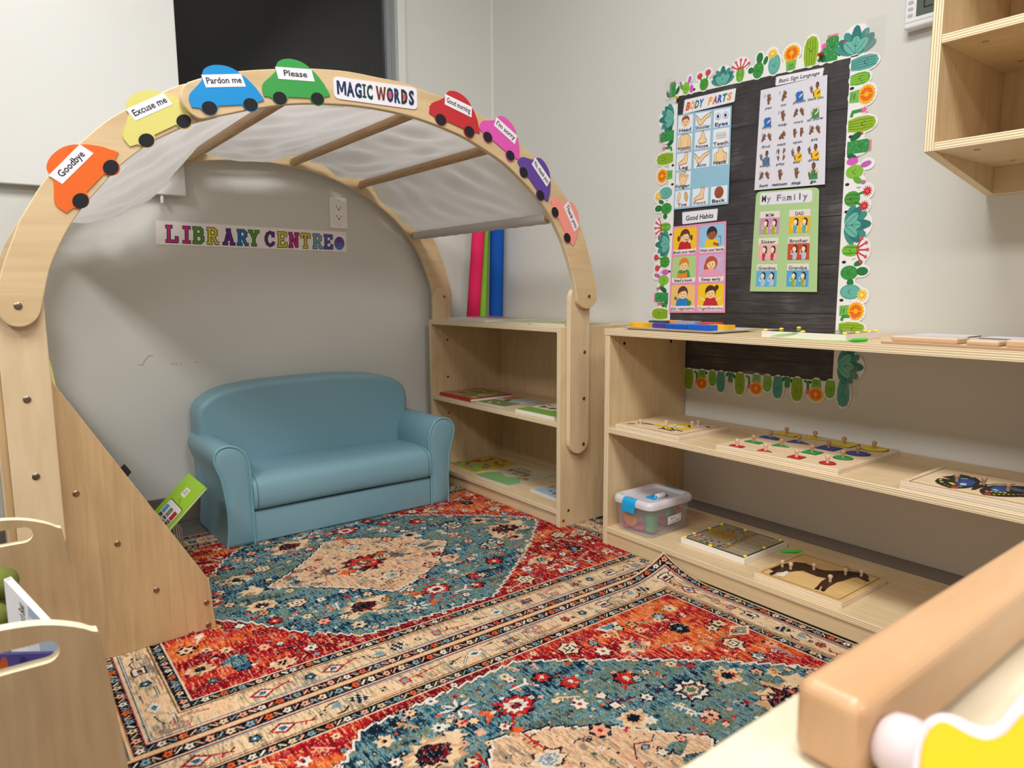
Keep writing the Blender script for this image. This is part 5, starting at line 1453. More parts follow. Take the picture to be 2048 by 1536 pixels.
# magnetic bead mazes
def maze(label, b, z, th, kind, pegs):
    t = pz_board('bead_maze_board', label, b, z, th, (mat('board_white_wood', (232, 226, 214), .5), mat('board_white_edge', (238, 232, 222), .5)), inset=False, cat='bead maze')
    zt_ = z + th + .0002
    a = Art()
    e = .004
    if kind == 'bee':
        a.rect(b[0] + e, b[2] + e, b[1] - e, b[3] - e, (52, 76, 48), 1); a.rect(b[0] + .010, b[2] + .010, b[1] - .010, b[3] - .010, (150, 136, 110), 2)
        W, H = b[1] - b[0], b[3] - b[2]
        m_ = lambda u, v: (b[0] + W * u, b[3] - H * v)       # u into the shelf, v to the right
        def pp(pts, c, l): a.poly([m_(*p) for p in pts], c, l)
        pp([(.08, .62), (.92, .62), (.92, .95), (.08, .95)], (166, 150, 124), 3)
        for k in range(6): a.line([m_(.14 + k * .13, .64), m_(.14 + k * .13, .92)], .0012, (120, 104, 84), 4)
        pp([(.10, .60), (.90, .52), (.92, .57), (.12, .66)], (150, 116, 50), 4)
        pp([(.40, .18), (.68, .16), (.70, .44), (.42, .48)], (196, 150, 50), 3)
        for k in range(7): a.line([m_(.41, .20 + k * .04), m_(.69, .18 + k * .04)], .001, (60, 44, 26), 4); a.line([m_(.42 + k * .04, .18), m_(.42 + k * .04, .46)], .001, (60, 44, 26), 4)
        pp([(.5, .06), (.7, .06), (.7, .14), (.5, .14)], (186, 140, 40), 3)
        rr_ = random.Random(9)
        for k in range(26):
            u, v = m_(rr_.uniform(.08, .30), rr_.uniform(.08, .60)); a.ell(u, v, .0046, .0046, rr_.choice([(190, 190, 186), (60, 70, 120), (190, 90, 90), (210, 200, 190), (50, 50, 56), (80, 110, 80), (206, 120, 60)]), 5, 9)
        for k in range(16):
            u, v = m_(rr_.uniform(.7, .92), rr_.uniform(.1, .58)); a.ell(u, v, .006, .0035, rr_.choice([(96, 110, 70), (120, 96, 50), (140, 120, 90)]), 5, 9)
        for k in range(9):
            u, v = m_(rr_.uniform(.36, .7), rr_.uniform(.48, .60)); a.ell(u, v, .004, .004, rr_.choice([(90, 90, 110), (160, 150, 150), (84, 108, 66)]), 5, 9)
    else:
        a.rect(b[0] + e, b[2] + e, b[1] - e, b[3] - e, (44, 42, 42), 1); a.rect(b[0] + .012, b[2] + .014, b[1] - .012, b[2] + .050, (110, 124, 54), 2)
        a.rect(b[0] + .02, b[2] + .07, b[1] - .02, b[3] - .02, (64, 62, 62), 2)
    art_obj('printed_maze', a, FLAT(zt_), t, rough=.14)
    for p in pegs:
        mb = MB(); mb.lathe([(.0052, 0), (.0052, .002), (.0035, .0036), (0, .004)], (p[0], p[1], zt_ + .001), (0, 0, 1), 14)
        finish('yellow_peg', mb, [mat('peg_yellow', (246, 220, 60), .35)], t, sharp=50)
    return t, zt_
b = (1.545, 1.748, 1.022, 1.230)
S9 = 7.877
pg = [P(1340 + x / S9, 1020 + y / S9, 2, ZB + .018) for x, y in ((195, 440), (380, 370), (600, 280), (780, 215), (1190, 318), (1765, 465), (1485, 595), (1195, 735), (620, 568))]
pg = [(min(max(p.x, b[0] + .007), b[1] - .007), min(max(p.y, b[2] + .007), b[3] - .007)) for p in pg]
maze('bead maze board with a beehive scene and yellow pegs on the bottom shelf', b, ZB, .0165, 'bee', pg)
def pen(label, p0, p1, r=.0042, cord=None):
    p0, p1 = Vector(p0), Vector(p1)
    n = (p1 - p0).normalized(); L = (p1 - p0).length
    t = thing('magnetic_pen', label, 'magnetic pen', p0)
    mb = MB(); mb.lathe([(0, 0), (r * .5, .0), (r * .6, .006), (r, .008), (r, L - .003), (r * .7, L), (0, L)], p0, n, 14)
    finish('barrel', mb, [mat('pen_green', (70, 196, 50), .35)], t, sharp=50)
    if cord:
        mb = MB(); mb.tube(sm([tuple(c) for c in cord], 5), .0011, 6)
        finish('cord', mb, [mat('cord_green', (170, 232, 130), .6)], t)
pen('green magnetic pen with a cord beside the beehive maze board', (1.700, 1.012, ZB + .0045), (1.742, .972, ZB + .0045), cord=[(1.700, 1.012, ZB + .0045), (1.722, 1.019, ZB + .003), (1.742, 1.06, ZB + .020), (1.756, 1.10, ZB + .006), (1.756, 1.17, ZB + .003), (1.755, 1.205, ZB + .003)])
b = (1.487, 1.645, .757, .962)
maze('black bead maze board with yellow pegs on top of the long shelf', b, ZT, .0145, 'dark', [(1.493, .955), (1.56, .955), (1.638, .955), (1.638, .79), (1.638, .765), (1.600, .763), (1.548, .763), (1.493, .763), (1.493, .86)])
pen('green magnetic wand with a pale cord in front of the black maze board', P(1698, 681.5, 0, 1.483) * 1.0, P(1734, 679.3, 0, 1.480) * 1.0, r=.0042, cord=[P(1698, 681.5, 0, 1.483), Vector((1.482, .77, ZT + .0015)), Vector((1.4795, .86, ZT + .0012)), Vector((1.4795, .925, ZT + .0012)), Vector((1.4835, .925, ZT + .006)), Vector((1.485, .88, ZT + .013)), Vector((1.489, .861, ZT + .016))])
# puzzle with coloured blocks at the left end of the shelf top
b = (1.487, 1.665, 1.094, 1.410)
t = thing('block_tray', 'pale blue plywood tray at the left end of the long shelf top', 'toy tray', (1.57, 1.25, ZT))
board('tray_board', t, (1.497, 1.655, 1.11, 1.405, ZT, ZT + .0035), 2, 1, (PLYL, PLYLE), .0005)
board('tray_top', t, (*b, ZT + .0035, ZT + .0075), 2, 1, (mat('tray_blue', (196, 214, 226), .45), mat('tray_edge', (176, 158, 134), .6)), .0006)
zz0 = ZT + .0077
def blk(cname, c, x, y0, y1, h=.013, w=.03, wob=0):
    n = 10; p = []
    for k in range(n + 1): p.append((x - w / 2 + wob * math.sin(k / n * PI * 2), y0 + (y1 - y0) * k / n))
    for k in range(n + 1): p.append((x + w / 2 + wob * math.sin(k / n * PI * 2 + 1), y1 - (y1 - y0) * k / n))
    mb = MB(); mb.prism(p, lambda u, v, n: Vector((u, v, n)), zz0, zz0 + h); mb.m = [0] * len(mb.m)
    tag(finish('wooden_block', mb, [art_mat(c, .4)], bevel=.0012), '%s on the pale blue tray' % cname, 'toy block', 'coloured blocks on the white tray')
YB_ = (236, 178, 34)
blk('yellow wavy wooden block at the left end', YB_, 1.508, 1.328, 1.395, wob=.003)
blk('purple wooden block', (84, 56, 136), 1.512, 1.262, 1.312)
blk('dark blue front wooden block', (22, 86, 190), 1.503, 1.184, 1.256)
blk('bright blue front wooden block at the right', (20, 96, 206), 1.502, 1.108, 1.182, h=.0145)
blk('yellow scalloped wooden block at the right end', YB_, 1.562, 1.100, 1.162, wob=.004)
blk('navy wooden block in the back row', (44, 70, 96), 1.585, 1.335, 1.390, h=.016)
blk('lilac grey wooden block in the back row', (150, 150, 168), 1.600, 1.235, 1.31, h=.017)
blk('red wooden block in the back row', (206, 64, 60), 1.600, 1.162, 1.22, h=.016)
blk('orange wooden block at the back', (230, 150, 60), 1.640, 1.33, 1.38, h=.016, w=.02)
# tray of thick wooden tiles, right
t = thing('tile_tray', 'thin brown plywood tray at the right end of the long shelf top', 'toy tray', (1.58, .5, ZT))
board('tray_board', t, (1.487, 1.72, .36, .683, ZT, ZT + .005), 2, 1, (PLYL, mat('tray_brown', (176, 140, 112), .6)), .0006)
TW = (mat('tile_face', (206, 192, 184), .5), mat('tile_edge', (204, 166, 124), .6))
for lb, bb, zl, th in (('long thick wooden picture tile, leftmost on the tile tray', (1.497, 1.56, .545, .668), ZT + .0052, .0115), ('small square wooden picture tile in the middle of the tile tray', (1.495, 1.55, .475, .530), ZT + .0052, .010), ('thick wooden picture tile at the right end of the tile tray', (1.495, 1.56, .37, .465), ZT + .0052, .0135)):
    mb = MB(); mb.box(*bb, zl, zl + th, thin=2)
    tag(finish('wooden_tile', mb, list(TW), bevel=.004, segs=3), lb, 'toy tile', 'wooden picture tiles on the tray')
for lb, bb in (('thin dark-edged board at the back left of the tile tray', (1.575, 1.66, .560, .665)), ('thin dark-edged board at the back right of the tile tray', (1.575, 1.65, .43, .535))):
    mb = MB(); mb.box(*bb, ZT + .0130, ZT + .0155, thin=2)
    for xx in (bb[0] + .01, bb[1] - .02): mb.box(xx, xx + .01, bb[2] + .02, bb[3] - .02, ZT + .0052, ZT + .0130)
    mb.m = [0 if k == 0 else 1 for k in mb.m]
    tag(finish('flat_tile', mb, [mat('tile_pale', (214, 208, 212), .4), mat('tile_dark', (86, 72, 64), .6)], bevel=.0004), lb, 'toy tile')

# ---------------------------------------------------------------- plastic box with play food
t = thing('storage_box', 'small clear plastic storage box with blue latches at the left end of the bottom shelf', 'storage box', (1.58, 1.37, ZB))
def rrect3(x0, x1, y0, y1, r, z, n=5):
    p = []
    for cx, cy, a0 in ((x1 - r, y1 - r, 0), (x0 + r, y1 - r, 90), (x0 + r, y0 + r, 180), (x1 - r, y0 + r, 270)):
        for k in range(n):
            an = math.radians(a0 + 90 / (n - 1) * k); p.append(Vector((cx + r * math.cos(an), cy + r * math.sin(an), z)))
    return p
def loft(rings, cap0=True, cap1=True, mbx=None):
    mb = mbx or MB(); k = len(rings[0]); vs = [p for r in rings for p in r]; F = []
    for i in range(len(rings) - 1):
        for j in range(k):
            j2 = (j + 1) % k; F.append([i * k + j, i * k + j2, (i + 1) * k + j2, (i + 1) * k + j])
    if cap0: F.append(list(range(k))[::-1])
    if cap1: F.append(list(range((len(rings) - 1) * k, len(rings) * k)))
    mb.add(vs, F, 0, True); return mb
def frost(name, c, al):
    m = mat(name, c, .22); n = m.node_tree; pb = n.nodes['Principled BSDF']; out = n.nodes['Material Output']
    tr = n.nodes.new('ShaderNodeBsdfTransparent'); mx = n.nodes.new('ShaderNodeMixShader'); mx.inputs[0].default_value = al
    tr.inputs[0].default_value = (.95, .95, .97, 1)
    n.links.new(tr.outputs[0], mx.inputs[1]); n.links.new(pb.outputs[0], mx.inputs[2]); n.links.new(mx.outputs[0], out.inputs[0]); return m
FR, FRL = frost('frosted_plastic', (222, 218, 226), .25), frost('lid_plastic', (232, 230, 238), .72)
bx = (1.492, 1.668, 1.300, 1.434)
e = .0
mb = loft([rrect3(bx[0] + .006, bx[1] - .006, bx[2] + .006, bx[3] - .006, .018, ZB + .001), rrect3(bx[0] + .002, bx[1] - .002, bx[2] + .002, bx[3] - .002, .020, ZB + .005), rrect3(bx[0] - .004, bx[1] + .004, bx[2] - .004, bx[3] + .004, .022, ZB + .075), rrect3(bx[0] - .008, bx[1] + .006, bx[2] - .006, bx[3] + .006, .022, ZB + .092)], True, False)
finish('container', mb, [FR], t, sharp=40)
L = (bx[0] - .014, bx[1] + .012, bx[2] - .014, bx[3] + .010)
mb = loft([rrect3(*L, .028, ZB + .088), rrect3(L[0] - .001, L[1] + .001, L[2] - .001, L[3] + .001, .029, ZB + .098), rrect3(L[0] + .003, L[1] - .003, L[2] + .003, L[3] - .003, .026, ZB + .107), rrect3(L[0] + .010, L[1] - .010, L[2] + .010, L[3] - .010, .022, ZB + .110), rrect3(L[0] + .020, L[1] - .020, L[2] + .018, L[3] - .018, .016, ZB + .108), rrect3(L[0] + .024, L[1] - .024, L[2] + .022, L[3] - .022, .014, ZB + .100)], False, True)
finish('lid', mb, [FRL], t, sharp=50)
BLUE = mat('latch_blue', (24, 160, 220), .35)
mb = MB(); pf = sm([(-.001, .110), (.010, .1085), (.0165, .100), (.018, .085), (.0185, .070), (.0175, .068)], 3)
mb.prism([(-u, v) for u, v in pf] + [(-(u - .0022), v - .0015) for u, v in pf[::-1]], lambda u, v, n: Vector((L[0] + .012 + u + .0015, 1.345 + n, ZB + v)), 0, .048); mb.m = [0] * len(mb.m)
mb2 = finish('latch', mb, [BLUE], t, sharp=40)
mb = MB(); mb.prism([(u, v) for u, v in pf] + [((u - .0022), v - .0015) for u, v in pf[::-1]], lambda u, v, n: Vector((L[1] - .0135 + u, 1.345 + n, ZB + v)), 0, .048); mb.m = [0] * len(mb.m)
finish('latch', mb, [BLUE], t, sharp=40)
mb = MB(); mb.tube([(1.553, 1.338, ZB + .102), (1.555, 1.338, ZB + .1065), (1.600, 1.338, ZB + .1065), (1.602, 1.338, ZB + .102)], .0042, 10)
mb.box(1.545, 1.612, 1.352, 1.366, ZB + .1005, ZB + .104); mb.box(1.545, 1.553, 1.334, 1.352, ZB + .1005, ZB + .104); mb.box(1.604, 1.612, 1.334, 1.352, ZB + .1005, ZB + .104)
mb.m = [0] * len(mb.m); hd = finish('handle', mb, [BLUE], t, bevel=.001)
mb = MB(); mb.lathe([(.0075, 0), (.0078, .004), (.0078, .028), (.0075, .032)], (1.562, 1.338, ZB + .1075), (1, 0, 0), 18)
finish('handle_grip', mb, [WHITE], hd, sharp=50)
a = Art(); a.rect(0, 0, 1, 1, (226, 226, 230), 0); a.text('Jason', .36, .56, .24, (40, 40, 46), 1, w=.34, off=.01, shear=.2); a.text('Cut maps & lables', .47, .16, .18, (40, 40, 46), 1, w=.86, off=.008, shear=.2)
y_ = bx[2] - .0035
art_obj('name_label', a, quad_map([Vector((1.5645, y_ - .0009, ZB + .030)), Vector((1.625, y_ - .0009, ZB + .034)), Vector((1.625, y_ - .0018, ZB + .058)), Vector((1.5645, y_ - .0018, ZB + .054))], (0, -1, 0)), t)
def food(label, mbx, c, nm='play_food'):
    tag(finish(nm, mbx, [art_mat(c, .5)], sharp=50), label, 'play food', 'play food inside the plastic box')
mb = MB(); mb.lathe([(.018, 0), (.024, .003), (.024, .008), (.020, .011), (0, .011)], (1.497, 1.385, ZB + .040), (1, .05, .1), 22); food('round orange play biscuit showing through the left side of the plastic box', mb, (226, 160, 60))
mb = MB(); mb.lathe([(.018, 0), (.022, .045), (.019, .047), (0, .047)], (1.530, 1.330, ZB + .012), (.05, 0, 1), 20); food('green play cup near the front corner inside the plastic box', mb, (70, 150, 100))
mb = MB(); mb.lathe([(.018, 0), (.024, .008), (.018, .016), (0, .018)], (1.605, 1.325, ZB + .045), (0, -1, .3), 20); food('dark green play disc behind the label of the plastic box', mb, (60, 130, 90))
mb = MB(); mb.tube([(1.640 + .020 * math.cos(k * PI / 9), 1.335, ZB + .050 + .020 * math.sin(k * PI / 9)) for k in range(18)], .006, 8, closed=True); food('pink play ring at the right inside the plastic box', mb, (226, 90, 120))
mb = MB(); mb.lathe([(.0, 0), (.03, .003), (.034, .010), (.0, .014)], (1.540, 1.370, ZB + .006), (0, 0, 1), 20); food('pink play pancake on the floor of the plastic box', mb, (232, 96, 130))
mb = MB(); mb.lathe([(.0, 0), (.026, .003), (.030, .010), (.0, .014)], (1.625, 1.365, ZB + .006), (0, 0, 1), 20); food('red play pancake on the floor of the plastic box, right', mb, (214, 70, 70))
mb = MB(); mb.lathe([(.012, 0), (.016, .02), (.010, .045), (0, .05)], (1.520, 1.415, ZB + .004), (0, 0, 1), 16); food('magenta play vegetable in the back left of the plastic box', mb, (206, 60, 120))

# ================================================================ rugs: woven pattern as per-vertex dye colour on a fine real mesh
def srgb(c): return np.array(lin(c)[:3], dtype=np.float32)
class Ras:
    def __init__(s, W, H, st):
        s.W, s.H, s.st = W, H, st
        s.nx, s.ny = int(W / st) + 1, int(H / st) + 1
        s.img = np.zeros((s.ny, s.nx, 3), np.float32)
        s.X, s.Y = np.meshgrid(np.arange(s.nx) * st, np.arange(s.ny) * st)
    def win(s, x0, x1, y0, y1):
        i0, i1 = max(0, int(x0 / s.st) - 1), min(s.nx, int(x1 / s.st) + 2)
        j0, j1 = max(0, int(y0 / s.st) - 1), min(s.ny, int(y1 / s.st) + 2)
        return slice(j0, j1), slice(i0, i1)
    def mask(s, pts):
        xs, ys = [p[0] for p in pts], [p[1] for p in pts]
        w_ = s.win(min(xs), max(xs), min(ys), max(ys))
        X, Y = s.X[w_], s.Y[w_]
        m = np.zeros(X.shape, bool)
        j = len(pts) - 1
        for i in range(len(pts)):
            xi, yi = pts[i]; xj, yj = pts[j]
            if yi != yj: m ^= ((yi > Y) != (yj > Y)) & (X < (xj - xi) * (Y - yi) / (yj - yi) + xi)
            j = i
        return w_, m
    def poly(s, pts, c):
        if max(p[0] for p in pts) < 0 or max(p[1] for p in pts) < 0: return
        w_, m = s.mask(pts)
        if callable(c): s.img[w_][m] = c(w_)[m]
        else: s.img[w_][m] = srgb(c)
    def line(s, pts, w, c, closed=False):
        N = len(pts)
        for i in range(N if closed else N - 1):
            (x0, y0), (x1, y1) = pts[i], pts[(i + 1) % N]
            w_ = s.win(min(x0, x1) - w, max(x0, x1) + w, min(y0, y1) - w, max(y0, y1) + w)
            X, Y = s.X[w_], s.Y[w_]
            dx, dy = x1 - x0, y1 - y0
            t = np.clip(((X - x0) * dx + (Y - y0) * dy) / (dx * dx + dy * dy + 1e-12), 0, 1)
            m = (X - x0 - t * dx) ** 2 + (Y - y0 - t * dy) ** 2 <= (w / 2) ** 2
            s.img[w_][m] = srgb(c)
def vnoise(nx, ny, cx, cy, seed):
    """smooth value noise with cells of cx by cy pixels"""
    r = np.random.RandomState(seed)
    gx, gy = int(nx / cx) + 3, int(ny / cy) + 3
    g = r.rand(gy, gx).astype(np.float32)
    x = np.arange(nx) / cx; y = np.arange(ny) / cy
    xi, yi = x.astype(int), y.astype(int)
    fx, fy = x - xi, y - yi
    fx, fy = fx * fx * (3 - 2 * fx), fy * fy * (3 - 2 * fy)
    a_ = g[yi][:, xi]; b_ = g[yi][:, xi + 1]; c_ = g[yi + 1][:, xi]; d_ = g[yi + 1][:, xi + 1]
    return (a_ * (1 - fx) + b_ * fx) * (1 - fy)[:, None] + (c_ * (1 - fx) + d_ * fx) * fy[:, None]
def rug_design(seed, far_plain=False):
    W, H, st = 1.485, 1.10, .002
    R = Ras(W, H, st)
    nx, ny = R.nx, R.ny
    S = lambda cx, cy, k: vnoise(nx, ny, cx, cy, seed * 31 + k)
    white = np.random.RandomState(seed).rand(ny, nx).astype(np.float32)
    streak = .55 * S(1.1, 9, 1) + .3 * S(1.3, 4, 2) + .15 * white          # yarn streaks run across the rug
    bandt = .6 * S(90, 14, 3) + .25 * S(30, 6, 4) + .15 * S(9, 9, 5)
    bandr = .65 * S(120, 26, 6) + .35 * S(40, 10, 7)
    def mixc(t, stops):
        out = np.zeros(t.shape + (3,), np.float32)
        ps = [p for p, _ in stops]; cs = np.array([srgb(c) for _, c in stops])
        for k in range(3): out[..., k] = np.interp(t, ps, cs[:, k])
        return out
    teal = mixc(bandt + (streak - .5) * .9, [(.18, (22, 42, 62)), (.33, (40, 84, 104)), (.45, (84, 138, 152)), (.54, (134, 176, 194)), (.60, (110, 124, 92)), (.70, (142, 142, 100)), (.78, (90, 130, 140)), (.92, (34, 50, 70))])
    red = mixc(bandr + (streak - .5) * .45, [(.25, (140, 12, 30)), (.44, (184, 26, 42)), (.54, (200, 50, 44)), (.61, (222, 98, 48)), (.74, (234, 126, 62))])
    lt = streak > .665
    red[lt] = red[lt] * .35 + srgb((240, 180, 140)) * .65
    dk = streak < .33
    red[dk] = red[dk] * .5 + srgb((90, 14, 28)) * .5
    cream = mixc(.7 * streak + .3 * S(14, 30, 8), [(.30, (150, 152, 140)), (.40, (206, 180, 146)), (.50, (236, 206, 166)), (.62, (244, 216, 180)), (.75, (232, 178, 138))])
    peach = mixc(.7 * streak + .3 * S(14, 30, 9), [(.30, (170, 150, 130)), (.42, (226, 186, 148)), (.6, (240, 208, 172)), (.75, (206, 120, 90))])
    black = mixc(streak, [(.3, (14, 18, 26)), (.6, (26, 30, 42)), (.75, (70, 74, 84))])
    tf, rf, cf, pf, bf_ = (lambda A_: (lambda w_: A_[w_]))(teal), (lambda A_: (lambda w_: A_[w_]))(red), (lambda A_: (lambda w_: A_[w_]))(cream), (lambda A_: (lambda w_: A_[w_]))(peach), (lambda A_: (lambda w_: A_[w_]))(black)
    rect = lambda x0, y0, x1, y1: [(x0, y0), (x1, y0), (x1, y1), (x0, y1)]
    NV, RDc, PKc, CRM, WHc, BLc, ORc, GRc, LBc, DRc = (20, 28, 44), (196, 44, 50), (240, 178, 150), (238, 208, 170), (238, 228, 214), (60, 110, 140), (226, 104, 52), (96, 124, 100), (140, 170, 180), (120, 24, 40)
    ins = [0, .0065, .028, .034, .095, .101, .121, .126]                 # border steps
    def band(i, f): R.poly(rect(ins[i], ins[i], W - ins[i], H - ins[i]), f)
    R.img[:] = srgb((234, 206, 164))
    R.line(rect(.006, .006, W - .006, H - .006), .0016, (200, 110, 80), True)
    band(1, bf_); band(2, (190, 60, 62)); R.line(rect(.031, .031, W - .031, H - .031), .0022, (226, 206, 180), True); band(3, cf)
    R.line(rect(.0355, .0355, W - .0355, H - .0355), .0016, (50, 40, 50), True); R.line(rect(.038, .038, W - .038, H - .038), .002, (210, 214, 214), True)
    R.line(rect(.0935, .0935, W - .0935, H - .0935), .0016, (70, 60, 50), True); R.line(rect(.0965, .0965, W - .0965, H - .0965), .002, (196, 150, 100), True)
    band(5, bf_)
    R.line(rect(.0995, .0995, W - .0995, H - .0995), .0018, (60, 50, 56), True)
    R.line(rect(.1235, .1235, W - .1235, H - .1235), .0034, (232, 208, 186), True)
    band(7, rf)
    rr = random.Random(11)
    def flower(x, y, r, c, cc, n=6, oc=None):
        if oc: R.poly([(x + (r * 1.2 if k % 2 else r * .95) * math.cos(PI * k / n + .3), y + (r * 1.2 if k % 2 else r * .95) * math.sin(PI * k / n + .3)) for k in range(2 * n)], oc)
        R.poly([(x + (r if k % 2 else r * .62) * math.cos(PI * k / n), y + (r if k % 2 else r * .62) * math.sin(PI * k / n)) for k in range(2 * n)], c)
        R.poly([(x + r * .28 * math.cos(k), y + r * .28 * math.sin(k)) for k in range(6)], cc)
    # small flowers and leaves along the two dark guard bands
    def guard(off, wd):
        cyc = [PKc, WHc, ORc, LBc, CRM]
        def run(x0, y0, x1, y1):
            L = math.hypot(x1 - x0, y1 - y0); n = int(L / .017); 
            for k in range(n + 1):
                t = k / n; x, y = x0 + (x1 - x0) * t, y0 + (y1 - y0) * t
                if k % 2 == 0: c = cyc[(k // 2) % 5]; flower(x, y, wd * .43, c, NV if c != ORc else DRc, 5)
                else:
                    dx, dy = (x1 - x0) / L, (y1 - y0) / L
                    s_ = 1 if (k // 2) % 2 else -1
                    a0 = (x - dx * .005 - dy * .005 * s_, y - dy * .005 + dx * .005 * s_); a1 = (x + dx * .005 + dy * .005 * s_, y + dy * .005 - dx * .005 * s_)
                    R.line([a0, a1], .0032, rr.choice([PKc, CRM, WHc, LBc]))
                    R.line([(x + dx * .004 - dy * .006 * s_, y + dy * .004 + dx * .006 * s_), (x + dx * .006, y + dy * .006)], .002, rr.choice([PKc, GRc]))
        o = off; run(o, o, W - o, o); run(W - o, o, W - o, H - o); run(W - o, H - o, o, H - o); run(o, H - o, o, o)
    guard(.017, .022); guard(.111, .020)
    # main cream border motifs, mirrored on both long sides
    def along(side, s0):
        def T(u, v):   # u along, v outward->inward inside the cream band (-.03...03)
            c = .0645 + v
            return {'b': (s0 + u, c), 't': (s0 + u, H - c), 'l': (c, s0 + u), 'r': (W - c, s0 + u)}[side]
        return T
    def PL(T, pts, c): R.poly([T(*p) for p in pts], c)
    def LN(T, pts, w_, c, cl=False): R.line([T(*p) for p in pts], w_, c, cl)
    def m_diamond(T):
        PL(T, [(-.028, 0), (0, -.019), (.026, 0), (0, .017)], (40, 30, 36)); PL(T, [(-.026, 0), (0, -.0165), (.024, 0), (0, .015)], RDc); PL(T, [(-.018, 0), (0, -.012), (.017, 0), (0, .011)], WHc); PL(T, [(-.009, -.005), (.004, -.006), (.008, .005), (-.005, .006)], BLc)
        LN(T, [(.024, 0), (.04, .006), (.055, .012)], .004, RDc); LN(T, [(.04, .006), (.036, .016)], .0035, RDc); LN(T, [(.05, .010), (.060, .002)], .0035, DRc)
    def m_check(T):
        PL(T, [(-.022, -.012), (.006, -.015), (.024, .010), (-.004, .014)], (24, 34, 50))
        for i in range(5):
            for j in range(4):
                if (i + j) % 2 == 0:
                    u, v = -.019 + i * .0068 + j * .0045, -.011 + j * .0065 - i * .0007
                    PL(T, [(u, v), (u + .005, v - .0005), (u + .0065, v + .0045), (u + .0015, v + .005)], WHc)
        PL(T, [(-.058, .0), (-.044, -.014), (-.030, -.012), (-.036, .004)], LBc); LN(T, [(-.062, -.012), (-.05, -.018), (-.034, -.017)], .0035, NV); LN(T, [(-.05, .02), (-.036, .02), (-.024, .010)], .004, NV)
    def m_key(T):
        PL(T, [(-.02, -.012), (.0, -.013), (.003, .008), (-.016, .010)], RDc); PL(T, [(-.016, -.008), (-.003, -.009), (0, .004), (-.013, .006)], LBc)
        LN(T, [(.0, -.002), (.03, -.004), (.075, -.010)], .0035, RDc); LN(T, [(.02, -.003), (.026, .010)], .004, DRc); LN(T, [(.045, -.006), (.040, -.017)], .004, (140, 60, 50)); LN(T, [(.03, -.004), (.034, -.014)], .003, RDc)
    def m_hook(T):
        LN(T, [(-.07, .022), (-.04, .020), (-.02, -.002), (0, -.016), (.022, -.002), (.045, .014), (.08, .014)], .0052, (50, 50, 60)); LN(T, [(-.07, .022), (-.04, .020), (-.02, -.002), (0, -.016), (.022, -.002), (.045, .014), (.08, .014)], .0028, WHc)
        PL(T, [(-.02, -.002), (0, -.016), (.022, -.002), (.002, .010)], WHc); PL(T, [(-.009, -.003), (.001, -.009), (.011, -.002), (.002, .004)], BLc)
        LN(T, [(-.065, .002), (-.048, -.004), (-.03, -.008)], .0035, (40, 70, 80)); LN(T, [(.03, -.016), (.06, -.018)], .003, (60, 90, 100))
    def m_s(T):
        p = [(-.045, -.010), (-.03, -.018), (.0, -.018), (.006, -.008), (-.02, -.002), (-.022, .010), (.01, .018), (.04, .012)]
        LN(T, p, .0065, DRc); LN(T, p, .003, PKc); flower(*T(-.014, -.010), .006, LBc, NV)
    def m_brick(T):
        for j in range(3):
            for i in range(4): PL(T, [(-.018 + i * .009 + j * .002, -.010 + j * .0075), (-.0105 + i * .009 + j * .002, -.010 + j * .0075), (-.0105 + i * .009 + j * .002, -.0045 + j * .0075), (-.018 + i * .009 + j * .002, -.0045 + j * .0075)], RDc if (i + j) % 3 == 0 else (46, 84, 100))
    def m_fl(T): flower(*T(0, 0), .011, BLc, WHc, 5, NV)
    def m_fl2(T): flower(*T(0, 0), .011, (210, 90, 90), NV, 5, (60, 40, 40)); flower(*T(.022, .003), .008, NV, PKc, 4)
    def m_sq(T):
        for d in ((-.005, -.005), (.004, -.005), (-.005, .004), (.004, .004)): PL(T, [(d[0] - .003, d[1] - .003), (d[0] + .003, d[1] - .003), (d[0] + .003, d[1] + .003), (d[0] - .003, d[1] + .003)], NV if d[0] * d[1] < 0 else (150, 160, 130))
    def m_house(T):
        PL(T, [(-.022, -.012), (-.012, -.018), (.012, -.016), (.022, -.010), (.014, -.002), (.020, .012), (-.018, .012), (-.014, 0)], (46, 40, 50)); PL(T, [(-.017, -.010), (-.010, -.014), (.010, -.013), (.017, -.009), (.010, -.001), (.015, .009), (-.013, .009), (-.010, 0)], WHc); PL(T, [(-.009, -.006), (.008, -.006), (.008, .005), (-.009, .005)], DRc)
        LN(T, [(-.02, .012), (-.04, .006), (-.055, .014)], .003, WHc); LN(T, [(.02, -.010), (.04, -.014), (.05, -.006)], .003, (70, 60, 66))
    def m_long(T): LN(T, [(-.10, .024), (.06, .024), (.085, .014)], .0018, (190, 110, 90)); LN(T, [(-.06, -.025), (.09, -.025)], .0018, (110, 130, 140))
    seq = [(m_s, .10), (m_diamond, .24), (m_fl, .335), (m_diamond, .385), (m_sq, .46), (m_check, .53), (m_sq, .585), (m_key, .64), (m_sq, .745), (m_hook, .80), (m_brick, .895), (m_s, .985), (m_fl2, 1.06), (m_fl, 1.115), (m_house, 1.19), (m_sq, 1.255), (m_check, 1.33), (m_house, 1.42)]
    for sd in 'bt':
        for f, s0 in seq: f(along(sd, s0))
        for s0 in (.30, .62, .95, 1.25): m_long(along(sd, s0))
    seq2 = [(m_hook, .14), (m_fl, .24), (m_house, .30), (m_sq, .36), (m_s, .43), (m_diamond, .52), (m_fl2, .60), (m_check, .69), (m_house, .78), (m_key, .84), (m_diamond, .96)]
    for sd in 'lr':
        for f, s0 in seq2: f(along(sd, s0)); 
        for s0 in (.3, .6, .9): m_long(along(sd, s0))
    # teal medallion with a saw-tooth white outline (measured outline, mirrored across the long axis)
    ox, oy = .142, 1.237
